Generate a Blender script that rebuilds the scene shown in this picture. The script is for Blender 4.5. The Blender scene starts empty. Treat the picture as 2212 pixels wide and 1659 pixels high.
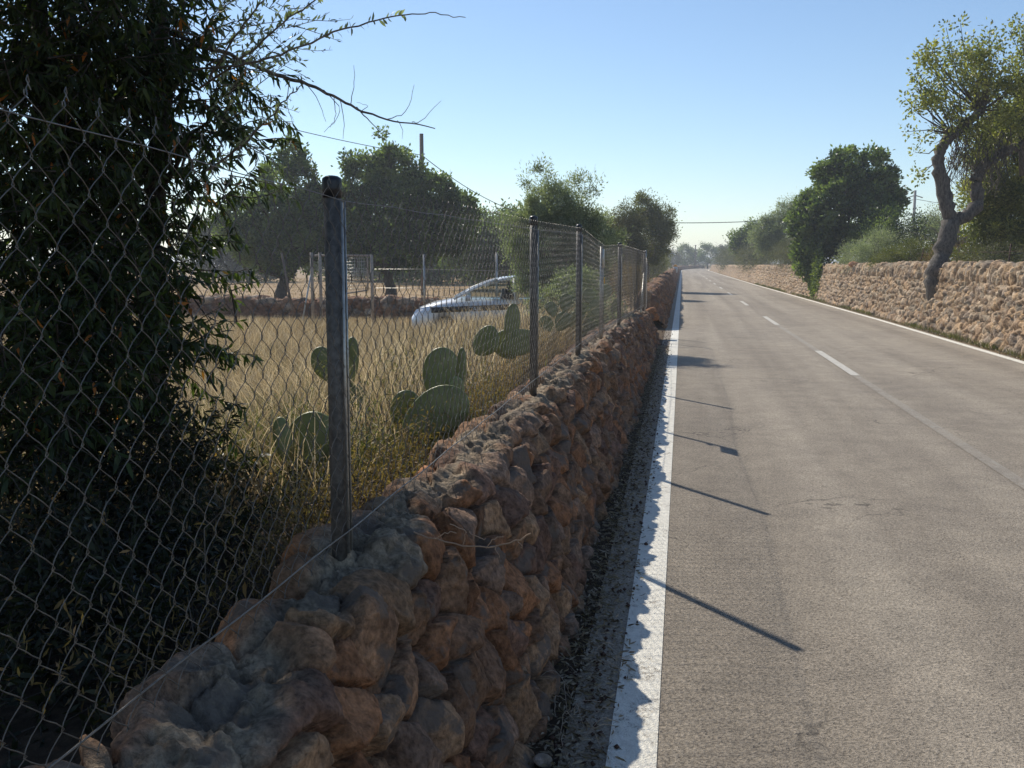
import bpy, math, random
import numpy as np
from mathutils import Matrix, Vector
rng = np.random.default_rng(7)
random.seed(7)
sc = bpy.context.scene
COL = sc.collection
# ------------------------------------------------------------------ camera
CAMZ = 1.7
CR = np.array([[0.98522, -0.021406, -0.169952], [0.171295, 0.123118, 0.977497], [0, 0.992161, -0.124965]])
cd = bpy.data.cameras.new('camera'); cam = bpy.data.objects.new('camera', cd); COL.objects.link(cam)
cd.sensor_width = 36; cd.lens = 2100 / 2212 * 36; cd.clip_start = 0.05; cd.clip_end = 2500
M = Matrix.Identity(4)
for r in range(3):
    M[r][0] = CR[r][0]; M[r][1] = CR[r][1]; M[r][2] = -CR[r][2]
M[2][3] = CAMZ
cam.matrix_world = M
sc.camera = cam
# ------------------------------------------------------------------ sky and sun
SUN_EL = math.radians(40.2); SUN_AZ = math.radians(-38.7)      # azimuth from the road direction, + to the right
w = bpy.data.worlds.new('World'); sc.world = w; w.use_nodes = True
nt = w.node_tree
sky = nt.nodes.new('ShaderNodeTexSky'); sky.sky_type = 'NISHITA'; sky.sun_disc = False
sky.sun_elevation = SUN_EL; sky.sun_rotation = SUN_AZ; sky.air_density = 1.0; sky.dust_density = 0.15; sky.ozone_density = 3.0; sky.altitude = 300
nt.links.new(sky.outputs[0], nt.nodes['Background'].inputs[0]); nt.nodes['Background'].inputs[1].default_value = 0.10
ld = bpy.data.lights.new('sun', 'SUN'); ld.energy = 3.8; ld.angle = math.radians(0.53); ld.color = (1, 0.93, 0.82)
sun = bpy.data.objects.new('sun', ld); COL.objects.link(sun)
sdir = Vector((math.sin(SUN_AZ) * math.cos(SUN_EL), math.cos(SUN_AZ) * math.cos(SUN_EL), math.sin(SUN_EL)))
sun.rotation_euler = sdir.to_track_quat('Z', 'Y').to_euler(); sun.location = sdir * 60
sc.view_settings.view_transform = 'Standard'; sc.view_settings.look = 'None'
sc.view_settings.exposure = 0.36; sc.view_settings.gamma = 1
sc.cycles.max_bounces = 8; sc.cycles.transparent_max_bounces = 8
# ------------------------------------------------------------------ helpers
def at(px, py, d):
    """world point seen at a place of the 2212x1659 survey sheet, d metres in front of the lens"""
    c = np.array([(px - 1106) / 2100., -(py - 829.5) / 2100., 1.])
    return np.array([0, 0, CAMZ]) + CR @ c * d
def tag(o, label=None, cat=None, group=None, kind=None):
    if label: o['label'] = label
    if cat: o['category'] = cat
    if group: o['group'] = group
    if kind: o['kind'] = kind
    return o
def empty(name, loc, label, cat, group=None):
    o = bpy.data.objects.new(name, None); COL.objects.link(o); o.location = Vector([float(v) for v in loc]); o.empty_display_size = 0.2
    return tag(o, label, cat, group)
def mesh_obj(name, V, F, mat=None, parent=None, attrs=None, smooth=True, origin=None):
    """V (n,3) world coordinates, F (m,k) or list of such arrays"""
    V = np.asarray(V, float).reshape(-1, 3)
    if parent is not None: origin = np.array(parent.location) if parent.parent is None else np.array(parent.location) + np.array(parent.parent.location)
    if origin is None: origin = np.zeros(3)
    Fs = F if isinstance(F, list) else [F]
    Fs = [np.asarray(f, np.int64) for f in Fs if len(f)]
    me = bpy.data.meshes.new(name)
    me.vertices.add(len(V)); me.vertices.foreach_set('co', (V - np.array(origin)).astype(np.float32).ravel())
    loops = np.concatenate([f.ravel() for f in Fs]); cnt = np.concatenate([np.full(len(f), f.shape[1]) for f in Fs])
    me.loops.add(len(loops)); me.loops.foreach_set('vertex_index', loops.astype(np.int32))
    me.polygons.add(len(cnt)); st = np.concatenate([[0], np.cumsum(cnt)[:-1]])
    me.polygons.foreach_set('loop_start', st.astype(np.int32)); me.polygons.foreach_set('loop_total', cnt.astype(np.int32))
    if smooth: me.polygons.foreach_set('use_smooth', np.ones(len(cnt), bool))
    me.update(calc_edges=True)
    if attrs:
        for k, a in attrs.items():
            a = np.asarray(a, np.float32)
            if a.ndim == 2:
                at_ = me.attributes.new(k, 'FLOAT_COLOR', 'POINT'); c4 = np.ones((len(a), 4), np.float32); c4[:, :3] = a[:, :3]
                at_.data.foreach_set('color', c4.ravel())
            else:
                at_ = me.attributes.new(k, 'FLOAT', 'POINT'); at_.data.foreach_set('value', a)
    if mat: me.materials.append(mat)
    o = bpy.data.objects.new(name, me); COL.objects.link(o)
    if parent is not None: o.parent = parent
    else: o.location = Vector([float(v) for v in origin])
    return o
class MB:
    def __init__(s): s.V = []; s.F3 = []; s.F4 = []; s.n = 0; s.A = []
    def add(s, V, F4=None, F3=None, a=0.5):
        V = np.asarray(V, float).reshape(-1, 3); s.V.append(V)
        if F4 is not None and len(F4): s.F4.append(np.asarray(F4, np.int64) + s.n)
        if F3 is not None and len(F3): s.F3.append(np.asarray(F3, np.int64) + s.n)
        s.A.append(np.full(len(V), a) if np.isscalar(a) else np.asarray(a)); s.n += len(V)
    def box(s, c, size, rotz=0, a=0.5, bev=0.0):
        x, y, z = np.array(size) / 2.; c = np.array(c, float)
        P = np.array([[-x, -y, -z], [x, -y, -z], [x, y, -z], [-x, y, -z], [-x, -y, z], [x, -y, z], [x, y, z], [-x, y, z]])
        ct, sn = math.cos(rotz), math.sin(rotz); R = np.array([[ct, -sn, 0], [sn, ct, 0], [0, 0, 1]])
        s.add(P @ R.T + c, [[0, 3, 2, 1], [4, 5, 6, 7], [0, 1, 5, 4], [1, 2, 6, 5], [2, 3, 7, 6], [3, 0, 4, 7]], a=a)
    def tube(s, pts, rad, n=6, a=0.5, cap=True):
        P = np.asarray(pts, float); k = len(P); rad = np.full(k, rad) if np.isscalar(rad) else np.asarray(rad, float)
        T = np.gradient(P, axis=0); T /= np.linalg.norm(T, axis=1)[:, None] + 1e-9
        ref = np.array([0, 0, 1.]) if abs(T[:, 2]).mean() < 0.8 else np.array([1., 0, 0])
        A = np.cross(T, ref); A /= np.linalg.norm(A, axis=1)[:, None] + 1e-9; B = np.cross(T, A)
        th = np.arange(n) / n * 2 * np.pi
        V = P[:, None] + rad[:, None, None] * (A[:, None] * np.cos(th)[None, :, None] + B[:, None] * np.sin(th)[None, :, None])
        i = np.arange(k - 1)[:, None] * n; j = np.arange(n)[None]; j2 = (j + 1) % n
        F = np.stack([i + j, i + j2, i + n + j2, i + n + j], -1).reshape(-1, 4)
        V = V.reshape(-1, 3); F3 = []
        if cap:
            V = np.vstack([V, P[0], P[-1]]); c0 = k * n; c1 = c0 + 1; b = (k - 1) * n
            F3 = [[c0, (q + 1) % n, q] for q in range(n)] + [[c1, b + q, b + (q + 1) % n] for q in range(n)]
        s.add(V, F, F3, a=a)
    def build(s, name, mat, parent=None, smooth=True, origin=None):
        F = []
        if s.F4: F.append(np.vstack(s.F4))
        if s.F3: F.append(np.vstack(s.F3))
        return mesh_obj(name, np.vstack(s.V), F, mat, parent, {'rnd': np.concatenate(s.A)}, smooth, origin)
def rnd(i, j, k):
    x = np.sin(i * 127.1 + j * 311.7 + k * 74.7 + 1.3) * 43758.5453
    return x - np.floor(x)
def vnoise(P, seed=0):
    I = np.floor(P); f = P - I; f = f * f * (3 - 2 * f); out = 0
    for a in (0, 1):
        for b in (0, 1):
            for c in (0, 1):
                h = rnd(I[..., 0] + a, I[..., 1] + b, I[..., 2] + c + seed * 17)
                out = out + h * (f[..., 0] if a else 1 - f[..., 0]) * (f[..., 1] if b else 1 - f[..., 1]) * (f[..., 2] if c else 1 - f[..., 2])
    return out
def fbm(P, oct=4, seed=0):
    o = 0; a = 0.5; t = 0
    for k in range(oct):
        o = o + a * vnoise(P * 2 ** k, seed + k); t += a; a *= 0.5
    return o / t - 0.5
def smooth(e0, e1, x):
    t = np.clip((x - e0) / (e1 - e0), 0, 1); return t * t * (3 - 2 * t)
def grid_faces(nu, nv):
    i = np.arange(nu - 1)[:, None] * nv; j = np.arange(nv - 1)[None]
    return np.stack([i + j, i + j + 1, i + nv + j + 1, i + nv + j], -1).reshape(-1, 4)
# ------------------------------------------------------------------ materials
def newmat(name):
    m = bpy.data.materials.new(name); m.use_nodes = True; return m, m.node_tree.nodes, m.node_tree.links
def mix(n, l, fac, a, b, mode='MIX'):
    x = n.new('ShaderNodeMix'); x.data_type = 'RGBA'; x.blend_type = mode
    for s, v in ((x.inputs[0], fac), (x.inputs[6], a), (x.inputs[7], b)):
        if isinstance(v, (int, float)): s.default_value = v
        elif isinstance(v, tuple): s.default_value = (*v, 1)[:4]
        else: l.new(v, s)
    return x.outputs[2]
def noise(n, l, scale, detail=4, rough=0.55, vec=None, dist=0):
    x = n.new('ShaderNodeTexNoise'); x.inputs['Scale'].default_value = scale; x.inputs['Detail'].default_value = detail
    x.inputs['Roughness'].default_value = rough; x.inputs['Distortion'].default_value = dist
    if vec is not None: l.new(vec, x.inputs['Vector'])
    return x.outputs[0]
def ramp(n, l, src, p0, c0, p1, c1):
    x = n.new('ShaderNodeValToRGB'); e = x.color_ramp.elements
    e[0].position = p0; e[0].color = (*c0, 1); e[1].position = p1; e[1].color = (*c1, 1); l.new(src, x.inputs[0]); return x.outputs[0]
def world_pos(n): return n.new('ShaderNodeNewGeometry').outputs['Position']
def bump(n, l, src, strength, dist, prev=None):
    b = n.new('ShaderNodeBump'); b.inputs['Strength'].default_value = strength; b.inputs['Distance'].default_value = dist
    l.new(src, b.inputs['Height'])
    if prev is not None: l.new(prev, b.inputs['Normal'])
    return b.outputs[0]
W3 = (1, 1, 1); K3 = (0, 0, 0)
def simple(name, col, rough=0.7, metal=0.0, var=0.25, sc_=20, bmp=0.0):
    m, n, l = newmat(name); b = n['Principled BSDF']; p = world_pos(n)
    v = noise(n, l, sc_, 4, 0.6, p)
    lo = tuple(c * (1 - var) for c in col); hi = tuple(min(1, c * (1 + var)) for c in col)
    l.new(ramp(n, l, v, 0.3, lo, 0.7, hi), b.inputs['Base Color']); b.inputs['Roughness'].default_value = rough; b.inputs['Metallic'].default_value = metal
    if bmp: l.new(bump(n, l, v, bmp, 0.01), b.inputs['Normal'])
    return m
def leafmat(name, lo, hi, trans=0.4, rough=0.5, acc=None, tint=(1.7, 1.95, 0.8)):
    m, n, l = newmat(name); b = n['Principled BSDF']
    a = n.new('ShaderNodeAttribute'); a.attribute_name = 'rnd'
    c = ramp(n, l, a.outputs['Fac'], 0.05, lo, 0.9, hi)
    if acc:
        r2 = n.new('ShaderNodeValToRGB'); e = r2.color_ramp.elements; e[0].position = acc[1]; e[0].color = (0, 0, 0, 1); e[1].position = min(1, acc[1] + 0.004); e[1].color = (1, 1, 1, 1)
        l.new(a.outputs['Fac'], r2.inputs[0]); c = mix(n, l, r2.outputs[0], c, acc[0])
    l.new(c, b.inputs['Base Color']); b.inputs['Roughness'].default_value = rough; b.inputs['Specular IOR Level'].default_value = 0.35
    t = n.new('ShaderNodeBsdfTranslucent'); vm = n.new('ShaderNodeVectorMath'); vm.operation = 'MULTIPLY'; l.new(c, vm.inputs[0]); vm.inputs[1].default_value = tint; c3 = vm.outputs[0]; l.new(c3, t.inputs[0])
    ms = n.new('ShaderNodeMixShader'); ms.inputs[0].default_value = trans
    l.new(b.outputs[0], ms.inputs[1]); l.new(t.outputs[0], ms.inputs[2]); l.new(ms.outputs[0], n['Material Output'].inputs[0])
    return m
def stonemat(name, bumps=0.5, scale=1.0, stain=(0.155, 0.125, 0.10)):
    m, n, l = newmat(name); b = n['Principled BSDF']; p = world_pos(n)
    a = n.new('ShaderNodeAttribute'); a.attribute_name = 'col'
    n1 = noise(n, l, 9 * scale, 6, 0.65, p); n2 = noise(n, l, 45 * scale, 6, 0.7, p)
    c = mix(n, l, 1.0, a.outputs['Color'], ramp(n, l, n1, 0.25, (0.45, 0.42, 0.42), 0.72, (1.5, 1.42, 1.35)), 'MULTIPLY')
    c = mix(n, l, 1.0, c, ramp(n, l, n2, 0.33, (0.45, 0.45, 0.45), 0.66, (1.45, 1.45, 1.45)), 'MULTIPLY')
    n3 = noise(n, l, 5 * scale, 5, 0.6, p); c = mix(n, l, ramp(n, l, n3, 0.555, K3, 0.60, (0.8, 0.8, 0.8)), c, stain)
    l.new(c, b.inputs['Base Color']); b.inputs['Roughness'].default_value = 0.92; b.inputs['Specular IOR Level'].default_value = 0.2
    v = n.new('ShaderNodeTexVoronoi'); v.inputs['Scale'].default_value = 60 * scale; l.new(p, v.inputs['Vector'])
    nb = bump(n, l, n2, bumps, 0.02, bump(n, l, v.outputs[0], bumps * 0.5, 0.01, bump(n, l, n1, bumps, 0.05)))
    l.new(nb, b.inputs['Normal'])
    return m
def asphalt_nodes(n, l):
    p = world_pos(n)
    sp = noise(n, l, 115, 3, 0.75, p); sp2 = noise(n, l, 60, 2, 0.6, p)
    big = noise(n, l, 0.55, 5, 0.6, p, 0.6); mid = noise(n, l, 3.2, 5, 0.6, p)
    c = ramp(n, l, sp, 0.33, (0.075, 0.064, 0.050), 0.62, (0.66, 0.57, 0.455))
    c = mix(n, l, 0.45, c, ramp(n, l, sp2, 0.35, (0.165, 0.142, 0.112), 0.65, (0.43, 0.37, 0.295)))
    c = mix(n, l, 1.0, c, ramp(n, l, big, 0.34, (0.87, 0.87, 0.88), 0.56, (1.0, 1.0, 1.0)), 'MULTIPLY')
    c = mix(n, l, 1.0, c, ramp(n, l, mid, 0.3, (0.84, 0.84, 0.84), 0.7, (1.1, 1.09, 1.07)), 'MULTIPLY')
    mp = n.new('ShaderNodeMapping'); mp.inputs['Scale'].default_value = (1.5, 0.035, 1); l.new(p, mp.inputs[0])
    trk = noise(n, l, 1.0, 3, 0.5, mp.outputs[0], 0.3); c = mix(n, l, 1.0, c, ramp(n, l, trk, 0.35, (0.80, 0.79, 0.78), 0.62, (1.08, 1.08, 1.07)), 'MULTIPLY')
    # cracks: thin lines along warped cells, only where a patch mask lets them
    wv = n.new('ShaderNodeVectorMath'); wv.operation = 'ADD'; l.new(p, wv.inputs[0])
    nn = n.new('ShaderNodeTexNoise'); nn.inputs['Scale'].default_value = 2.5; nn.inputs['Detail'].default_value = 6; l.new(p, nn.inputs['Vector'])
    sv = n.new('ShaderNodeVectorMath'); sv.operation = 'SCALE'; sv.inputs['Scale'].default_value = 0.55; l.new(nn.outputs[1], sv.inputs[0]); l.new(sv.outputs[0], wv.inputs[1])
    vo = n.new('ShaderNodeTexVoronoi'); vo.feature = 'DISTANCE_TO_EDGE'; vo.inputs['Scale'].default_value = 0.95; l.new(wv.outputs[0], vo.inputs['Vector'])
    cr = ramp(n, l, vo.outputs[0], 0.002, W3, 0.010, K3)
    mk = ramp(n, l, noise(n, l, 0.8, 3, 0.5, p), 0.50, K3, 0.64, (0.7, 0.7, 0.7))
    ck = mix(n, l, 1.0, cr, mk, 'MULTIPLY')
    c = mix(n, l, ck, c, (0.055, 0.05, 0.045))
    nb = bump(n, l, sp, 0.9, 0.010, bump(n, l, sp2, 0.6, 0.012, bump(n, l, ck, 0.4, -0.01)))
    return c, nb, p
def asphalt():
    m, n, l = newmat('asphalt'); b = n['Principled BSDF']; c, nb, p = asphalt_nodes(n, l)
    l.new(c, b.inputs['Base Color']); l.new(nb, b.inputs['Normal']); b.inputs['Roughness'].default_value = 0.85; b.inputs['Specular IOR Level'].default_value = 0.2
    return m
def paint(name, col, worn):
    m, n, l = newmat(name); b = n['Principled BSDF']; c, nb, p = asphalt_nodes(n, l)
    f1 = noise(n, l, 110, 4, 0.75, p); f2 = noise(n, l, 5, 4, 0.6, p); f3 = noise(n, l, 24, 4, 0.7, p)
    k = mix(n, l, 0.42, f1, f2); k = mix(n, l, 0.3, k, f3)
    msk = ramp(n, l, k, worn - 0.03, K3, worn + 0.03, W3)
    pc = mix(n, l, 1.0, col, ramp(n, l, f3, 0.3, (0.82, 0.81, 0.78), 0.7, (1.04, 1.03, 1.0)), 'MULTIPLY')
    l.new(mix(n, l, msk, c, pc), b.inputs['Base Color']); l.new(nb, b.inputs['Normal']); b.inputs['Roughness'].default_value = 0.75
    return m
def soil():
    m, n, l = newmat('soil'); b = n['Principled BSDF']; p = world_pos(n)
    f1 = noise(n, l, 0.25, 5, 0.6, p); f2 = noise(n, l, 14, 6, 0.7, p)
    c = ramp(n, l, f1, 0.35, (0.30, 0.20, 0.11), 0.65, (0.46, 0.33, 0.19))
    c = mix(n, l, 1.0, c, ramp(n, l, f2, 0.3, (0.5, 0.5, 0.5), 0.7, (1.3, 1.3, 1.3)), 'MULTIPLY')
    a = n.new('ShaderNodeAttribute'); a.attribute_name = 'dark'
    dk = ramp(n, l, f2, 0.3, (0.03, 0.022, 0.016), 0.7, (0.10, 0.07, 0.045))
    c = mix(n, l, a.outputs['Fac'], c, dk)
    l.new(c, b.inputs['Base Color']); b.inputs['Roughness'].default_value = 0.95; b.inputs['Specular IOR Level'].default_value = 0.1
    l.new(bump(n, l, f2, 0.6, 0.04), b.inputs['Normal']); return m
def bark(name, lo, hi, sc_=6):
    m, n, l = newmat(name); b = n['Principled BSDF']; p = world_pos(n)
    mp = n.new('ShaderNodeMapping'); mp.inputs['Scale'].default_value = (1, 1, 0.3); l.new(p, mp.inputs[0])
    v = noise(n, l, sc_ * 4, 6, 0.7, mp.outputs[0])
    l.new(ramp(n, l, v, 0.35, lo, 0.65, hi), b.inputs['Base Color']); b.inputs['Roughness'].default_value = 0.9
    l.new(bump(n, l, v, 0.8, 0.03), b.inputs['Normal']); return m
m_asphalt = asphalt(); m_line = paint('white_paint', (0.90, 0.87, 0.78), 0.425); m_line2 = paint('centre_paint', (0.62, 0.59, 0.53), 0.44)
m_old = paint('faded_paint', (0.36, 0.33, 0.28), 0.535)
m_soil = soil(); m_stone = stonemat('orange_limestone', 0.55); m_stone_r = stonemat('sandy_limestone', 0.7, 0.8, (0.30, 0.25, 0.185))
m_galv = simple('galvanised_steel', (0.40, 0.39, 0.36), 0.42, 0.75, 0.3, 40)
m_wire = simple('fence_wire', (0.17, 0.155, 0.135), 0.42, 0.55, 0.25, 30)
m_post = simple('post_steel', (0.12, 0.11, 0.098), 0.55, 0.15, 0.45, 60)
m_black = simple('black_rubber', (0.018, 0.018, 0.02), 0.35, 0, 0.2)
m_wood = simple('weathered_wood', (0.16, 0.125, 0.10), 0.9, 0, 0.35, 15, 0.4)
m_conc = simple('grey_concrete', (0.36, 0.34, 0.31), 0.9, 0, 0.2, 10, 0.2)
m_cable = simple('cable_black', (0.03, 0.03, 0.03), 0.6)
m_bark = bark('dark_bark', (0.035, 0.027, 0.02), (0.12, 0.095, 0.075)); m_bark2 = bark('grey_bark', (0.10, 0.08, 0.062), (0.30, 0.25, 0.20))
m_leafA = leafmat('almond_leaf', (0.022, 0.030, 0.012), (0.070, 0.095, 0.028), 0.32, 0.45, ((0.50, 0.16, 0.03), 0.986))
m_leafO = leafmat('olive_leaf', (0.13, 0.15, 0.105), (0.32, 0.34, 0.25), 0.34, 0.5)
m_carob = leafmat('carob_leaf', (0.04, 0.062, 0.028), (0.17, 0.21, 0.085), 0.42, 0.38)
m_carob2 = leafmat('carob_light_leaf', (0.09, 0.105, 0.035), (0.34, 0.32, 0.11), 0.4, 0.45)
m_yell = leafmat('yellow_green_leaf', (0.075, 0.085, 0.025), (0.18, 0.175, 0.06), 0.35, 0.5)
m_shrub = leafmat('grey_shrub_leaf', (0.07, 0.075, 0.045), (0.16, 0.15, 0.09), 0.25, 0.6)
m_brown = leafmat('dry_shrub_leaf', (0.10, 0.065, 0.03), (0.27, 0.18, 0.09), 0.3, 0.7)
m_ivy = leafmat('ivy_leaf', (0.05, 0.075, 0.02), (0.19, 0.22, 0.06), 0.35, 0.4)
m_weed = leafmat('weed_leaf', (0.06, 0.068, 0.03), (0.18, 0.16, 0.08), 0.3, 0.6)
m_grass = leafmat('dry_grass_blade', (0.17, 0.15, 0.075), (0.56, 0.44, 0.27), 0.38, 0.6, tint=(1.1, 1.0, 0.85))
m_litter = leafmat('dead_leaf', (0.10, 0.07, 0.04), (0.36, 0.29, 0.20), 0.1, 0.6)
# ------------------------------------------------------------------ road shape
def bend(y): return np.where(y > 185, (np.maximum(y, 185) - 185.) ** 2 / 900., 0.0)
def xr(y): return np.interp(y, [0, 30, 50, 75, 180, 400], [5.78, 5.78, 5.58, 5.35, 5.0, 5.0]) + bend(y)     # outer edge of the right line
def xl(y): return -0.22 + bend(y)
def xc(y): return np.interp(y, [0, 12, 20, 30, 60, 180, 400], [2.64, 2.60, 2.58, 2.55, 2.5, 2.35, 2.35]) + bend(y)
YS = np.concatenate([np.linspace(-6, 10, 60), np.linspace(10.5, 60, 80), np.linspace(62, 420, 180)])
def strip(name, x0, x1, ys, z, mat, n=2, **kw):
    ys = np.asarray(ys); X = np.stack([x0 + (x1 - x0) * t for t in np.linspace(0, 1, n)], 1)
    V = np.stack([X, np.repeat(ys[:, None], n, 1), np.full_like(X, z)], -1).reshape(-1, 3)
    F = grid_faces(len(ys), n)[:, ::-1]
    return tag(mesh_obj(name, V, F, mat, smooth=False), kind='structure', **kw)
strip('road', xl(YS) - 0.16, xr(YS) + 0.06, YS, 0.004, m_asphalt, 4)
strip('road_marking', xl(YS), xl(YS) + 0.17, YS, 0.008, m_line)
strip('road_marking', xr(YS) - 0.14, xr(YS), YS, 0.008, m_line)
for k in range(16):
    a = 3.2 + 11.9 * k; b = a + 4.1; ys = np.linspace(a, b, 8)
    strip('road_marking', xc(ys) - 0.065, xc(ys) + 0.065, ys, 0.012, m_line2)
ys = np.linspace(5, 30, 30); strip('road_marking', xc(ys) - 0.06, xc(ys) + 0.06, ys, 0.008, m_old)
# ------------------------------------------------------------------ ground
def gz(x, y):
    left = 0.52 * (1 - smooth(-3.2, -1.5, x) * 0) * smooth(-4.6, -2.2, x) * (x < -1.0) * (1 - smooth(21.0, 22.0, y)) \
        + 0.35 * smooth(-4.0, -1.5, x - bend(y)) * (x < -0.9 + bend(y)) * smooth(25.5, 27, y)
    edge = xr(y) + 0.55
    right = (1.32 - 0.5 * smooth(40, 190, y)) * smooth(0, 0.35, x - edge) 
    return left + right
gx = np.concatenate([-np.geomspace(1100, 7, 40), np.linspace(-6.8, 14, 170), np.geomspace(14.4, 1100, 50)])
gy = np.concatenate([-np.geomspace(400, 8, 10), np.linspace(-7, 35, 130), np.geomspace(35.6, 1900, 110)])
GX, GY = np.meshgrid(gx, gy, indexing='ij')
GZ = gz(GX, GY); P = np.stack([GX, GY, GX * 0], -1)
offroad = ((GX < xl(GY) - 0.1) | (GX > xr(GY) + 0.1)).astype(float)
GZ = GZ + offroad * (fbm(P * 1.3, 4, 3) * 0.09 + 0.0) * (1 - smooth(40, 80, GY)) - 0.03 * (1 - offroad)
GZ = np.where((GX > xl(GY) - 0.35) & (GX < xr(GY) + 0.3), np.minimum(GZ, 0.0), GZ)
dark = np.clip(smooth(-5.5, -3.2, GX) * (GX < 0) * (1 - smooth(8, 14, GY)) + ((GX > -1.0) & (GX < 0.2)) * (GY < 30) * 0.8 + 0.45 * (GX > 5) * (GX < 8), 0, 1)  # near-left term puts shade under the tree into the soil colour; wall foot is dirt
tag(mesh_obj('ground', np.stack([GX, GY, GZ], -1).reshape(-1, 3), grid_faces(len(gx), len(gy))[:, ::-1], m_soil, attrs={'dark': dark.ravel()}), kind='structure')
# ------------------------------------------------------------------ dry stone walls
def rowseeds(rows):
    t = []; acc = 0
    for h, wd in rows: t.append(acc + h / 2); acc += h
    return np.array(t), np.array([r[0] for r in rows]), np.array([r[1] for r in rows])
def stones(S, T, rows, seed, jit=0.75, wgt=0.35):
    """returns F1, F2 (cell units), ids, local offset"""
    tc, hh, ww = rowseeds(rows); nr = len(rows)
    edges = np.cumsum(hh); base = np.clip(np.searchsorted(edges, T), 0, nr - 1)
    best = np.full(S.shape, 9.); sec = np.full(S.shape, 9.); bi = np.zeros(S.shape); bj = np.zeros(S.shape); ox = np.zeros(S.shape); oy = np.zeros(S.shape)
    for dr in (-1, 0, 1):
        r = base + dr; ok = (r >= 0) & (r < nr); rc = np.clip(r, 0, nr - 1)
        w_ = ww[rc]; h_ = hh[rc]; off = rnd(rc, seed, 5)
        c0 = np.floor(S / w_ + off)
        for dc in (-1, 0, 1):
            c = c0 + dc
            cs = (c - off + 0.5 + (rnd(c, rc, seed) - 0.5) * jit) * w_; ct = tc[rc] + (rnd(c, rc, seed + 9) - 0.5) * jit * h_ * 0.9
            m_ = 0.5 * (w_ + h_)
            qx = (S - cs) / (0.5 * w_ + 0.5 * m_); qy = (T - ct) / (0.5 * h_ + 0.5 * m_)
            d = np.sqrt(qx * qx + qy * qy) - wgt * (rnd(c, rc, seed + 21) - 0.5)
            d = np.where(ok, d, 9.)
            nb = d < best
            sec = np.where(nb, best, np.minimum(sec, d)); best = np.where(nb, d, best)
            bi = np.where(nb, c, bi); bj = np.where(nb, rc, bj); ox = np.where(nb, qx, ox); oy = np.where(nb, qy, oy)
    return best, sec, bi, bj, ox, oy
def wall(name, s, nt_, prof, path, Hf, rows, depth, palette, mat, seed, mortar=None, tjit=0.03, parent=None, endclose=True, fine=0.012):
    """prof: list of (back offset u, z) from road foot over the top to the back; path(s)->(x,y,nx,ny) facing normal"""
    prof = np.array(prof, float); seg = np.linalg.norm(np.diff(prof, axis=0), axis=1); cum = np.concatenate([[0], np.cumsum(seg)])
    t = np.linspace(0, cum[-1], nt_); u = np.interp(t, cum, prof[:, 0]); z = np.interp(t, cum, prof[:, 1])
    k = max(3, int(nt_ * 0.06)) | 1; ker = np.ones(k) / k
    us = np.convolve(np.pad(u, k // 2, 'edge'), ker, 'valid'); zs = np.convolve(np.pad(z, k // 2, 'edge'), ker, 'valid')
    du = np.gradient(us); dz = np.gradient(zs); L = np.hypot(du, dz) + 1e-9; nu_ = -(dz) / L; nz_ = du / L
    # outward normal: foot->top runs +z, so outward is -u there
    S, T = np.meshgrid(s, t, indexing='ij')
    wob = np.stack([S * 2.2, T * 2.2, S * 0], -1)
    wob2 = wob * 7; Sw = S + fbm(wob, 3, seed) * 0.07 + fbm(wob2, 3, seed + 1) * 0.022; Tw = T + fbm(wob, 3, seed + 5) * 0.07 + fbm(wob2, 3, seed + 6) * 0.022
    f1, f2, ci, cj, ox, oy = stones(Sw, Tw, rows, seed)
    edge = f2 - f1
    groove = smooth(0.0, 0.10, edge)
    body = np.ones_like(S)
    for q in range(4):
        ang = rnd(ci, cj, seed + 31 + q) * 6.28; sl = 0.5 + 1.3 * rnd(ci, cj, seed + 41 + q); a0 = 0.70 + 0.45 * rnd(ci, cj, seed + 51 + q)
        body = np.minimum(body, a0 + sl * (np.cos(ang) * ox + np.sin(ang) * oy))
    D = depth * (groove * 0.95 - 0.15 + 0.95 * np.minimum(body, 1.0) - 0.3 + 0.6 * (rnd(ci, cj, seed + 61) - 0.5))
    P3 = np.stack([S, T, S * 0 + seed], -1)
    D = D + fbm(P3 * np.array([9, 16, 1]), 5, seed + 2) * fine * 2.6 + fbm(P3 * 45, 2, seed + 4) * fine * 0.9 + fbm(P3 * 4, 2, seed + 3) * depth * 0.25 - 0.6 * depth
    pal = np.array(palette); pi = np.floor(rnd(ci, cj, seed + 71) * len(pal)).astype(int) % len(pal)
    colr = pal[pi] * (0.78 + 0.44 * rnd(ci, cj, seed + 72))[..., None]
    hs = Hf(s)[:, None] / prof[:, 1].max()
    if mortar:
        tm0, tm1, mc = mortar
        mm = smooth(tm0 - 0.03, tm0 + 0.05, T + fbm(P3 * 5, 4, seed + 8) * 0.38) * (1 - smooth(tm1 - 0.03, tm1 + 0.05, T + fbm(P3 * 6, 3, seed + 9) * 0.2))
        lump = fbm(P3 * np.array([3.4, 5, 1]), 4, seed + 10) * 0.13 + (np.abs(fbm(P3 * 9, 4, seed + 12)) - 0.1) * 0.10 + fbm(P3 * 30, 3, seed + 11) * 0.045 - depth * 0.4
        D = D * (1 - mm * 0.72) + mm * (lump + depth * 0.35)
        colr = colr * (1 - mm[..., None]) + np.array(mc) * (0.85 + 0.3 * rnd(np.floor(S * 60), np.floor(T * 60), 3))[..., None] * mm[..., None]
    x, y, nx, ny = path(s)
    out = -(us[None] ) + (-nu_ * -1)[None] * 0
    # outward direction in (n, z): at the face normal = +n ; profile offset u goes along -n
    on = -nu_; oz = nz_
    on = -(-dz / L) * 1.0; oz = du / L
    A = -us[None] + on[None] * D; Z = zs[None] * hs + oz[None] * D
    X = x[:, None] + nx[:, None] * A; Y = y[:, None] + ny[:, None] * A
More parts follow.
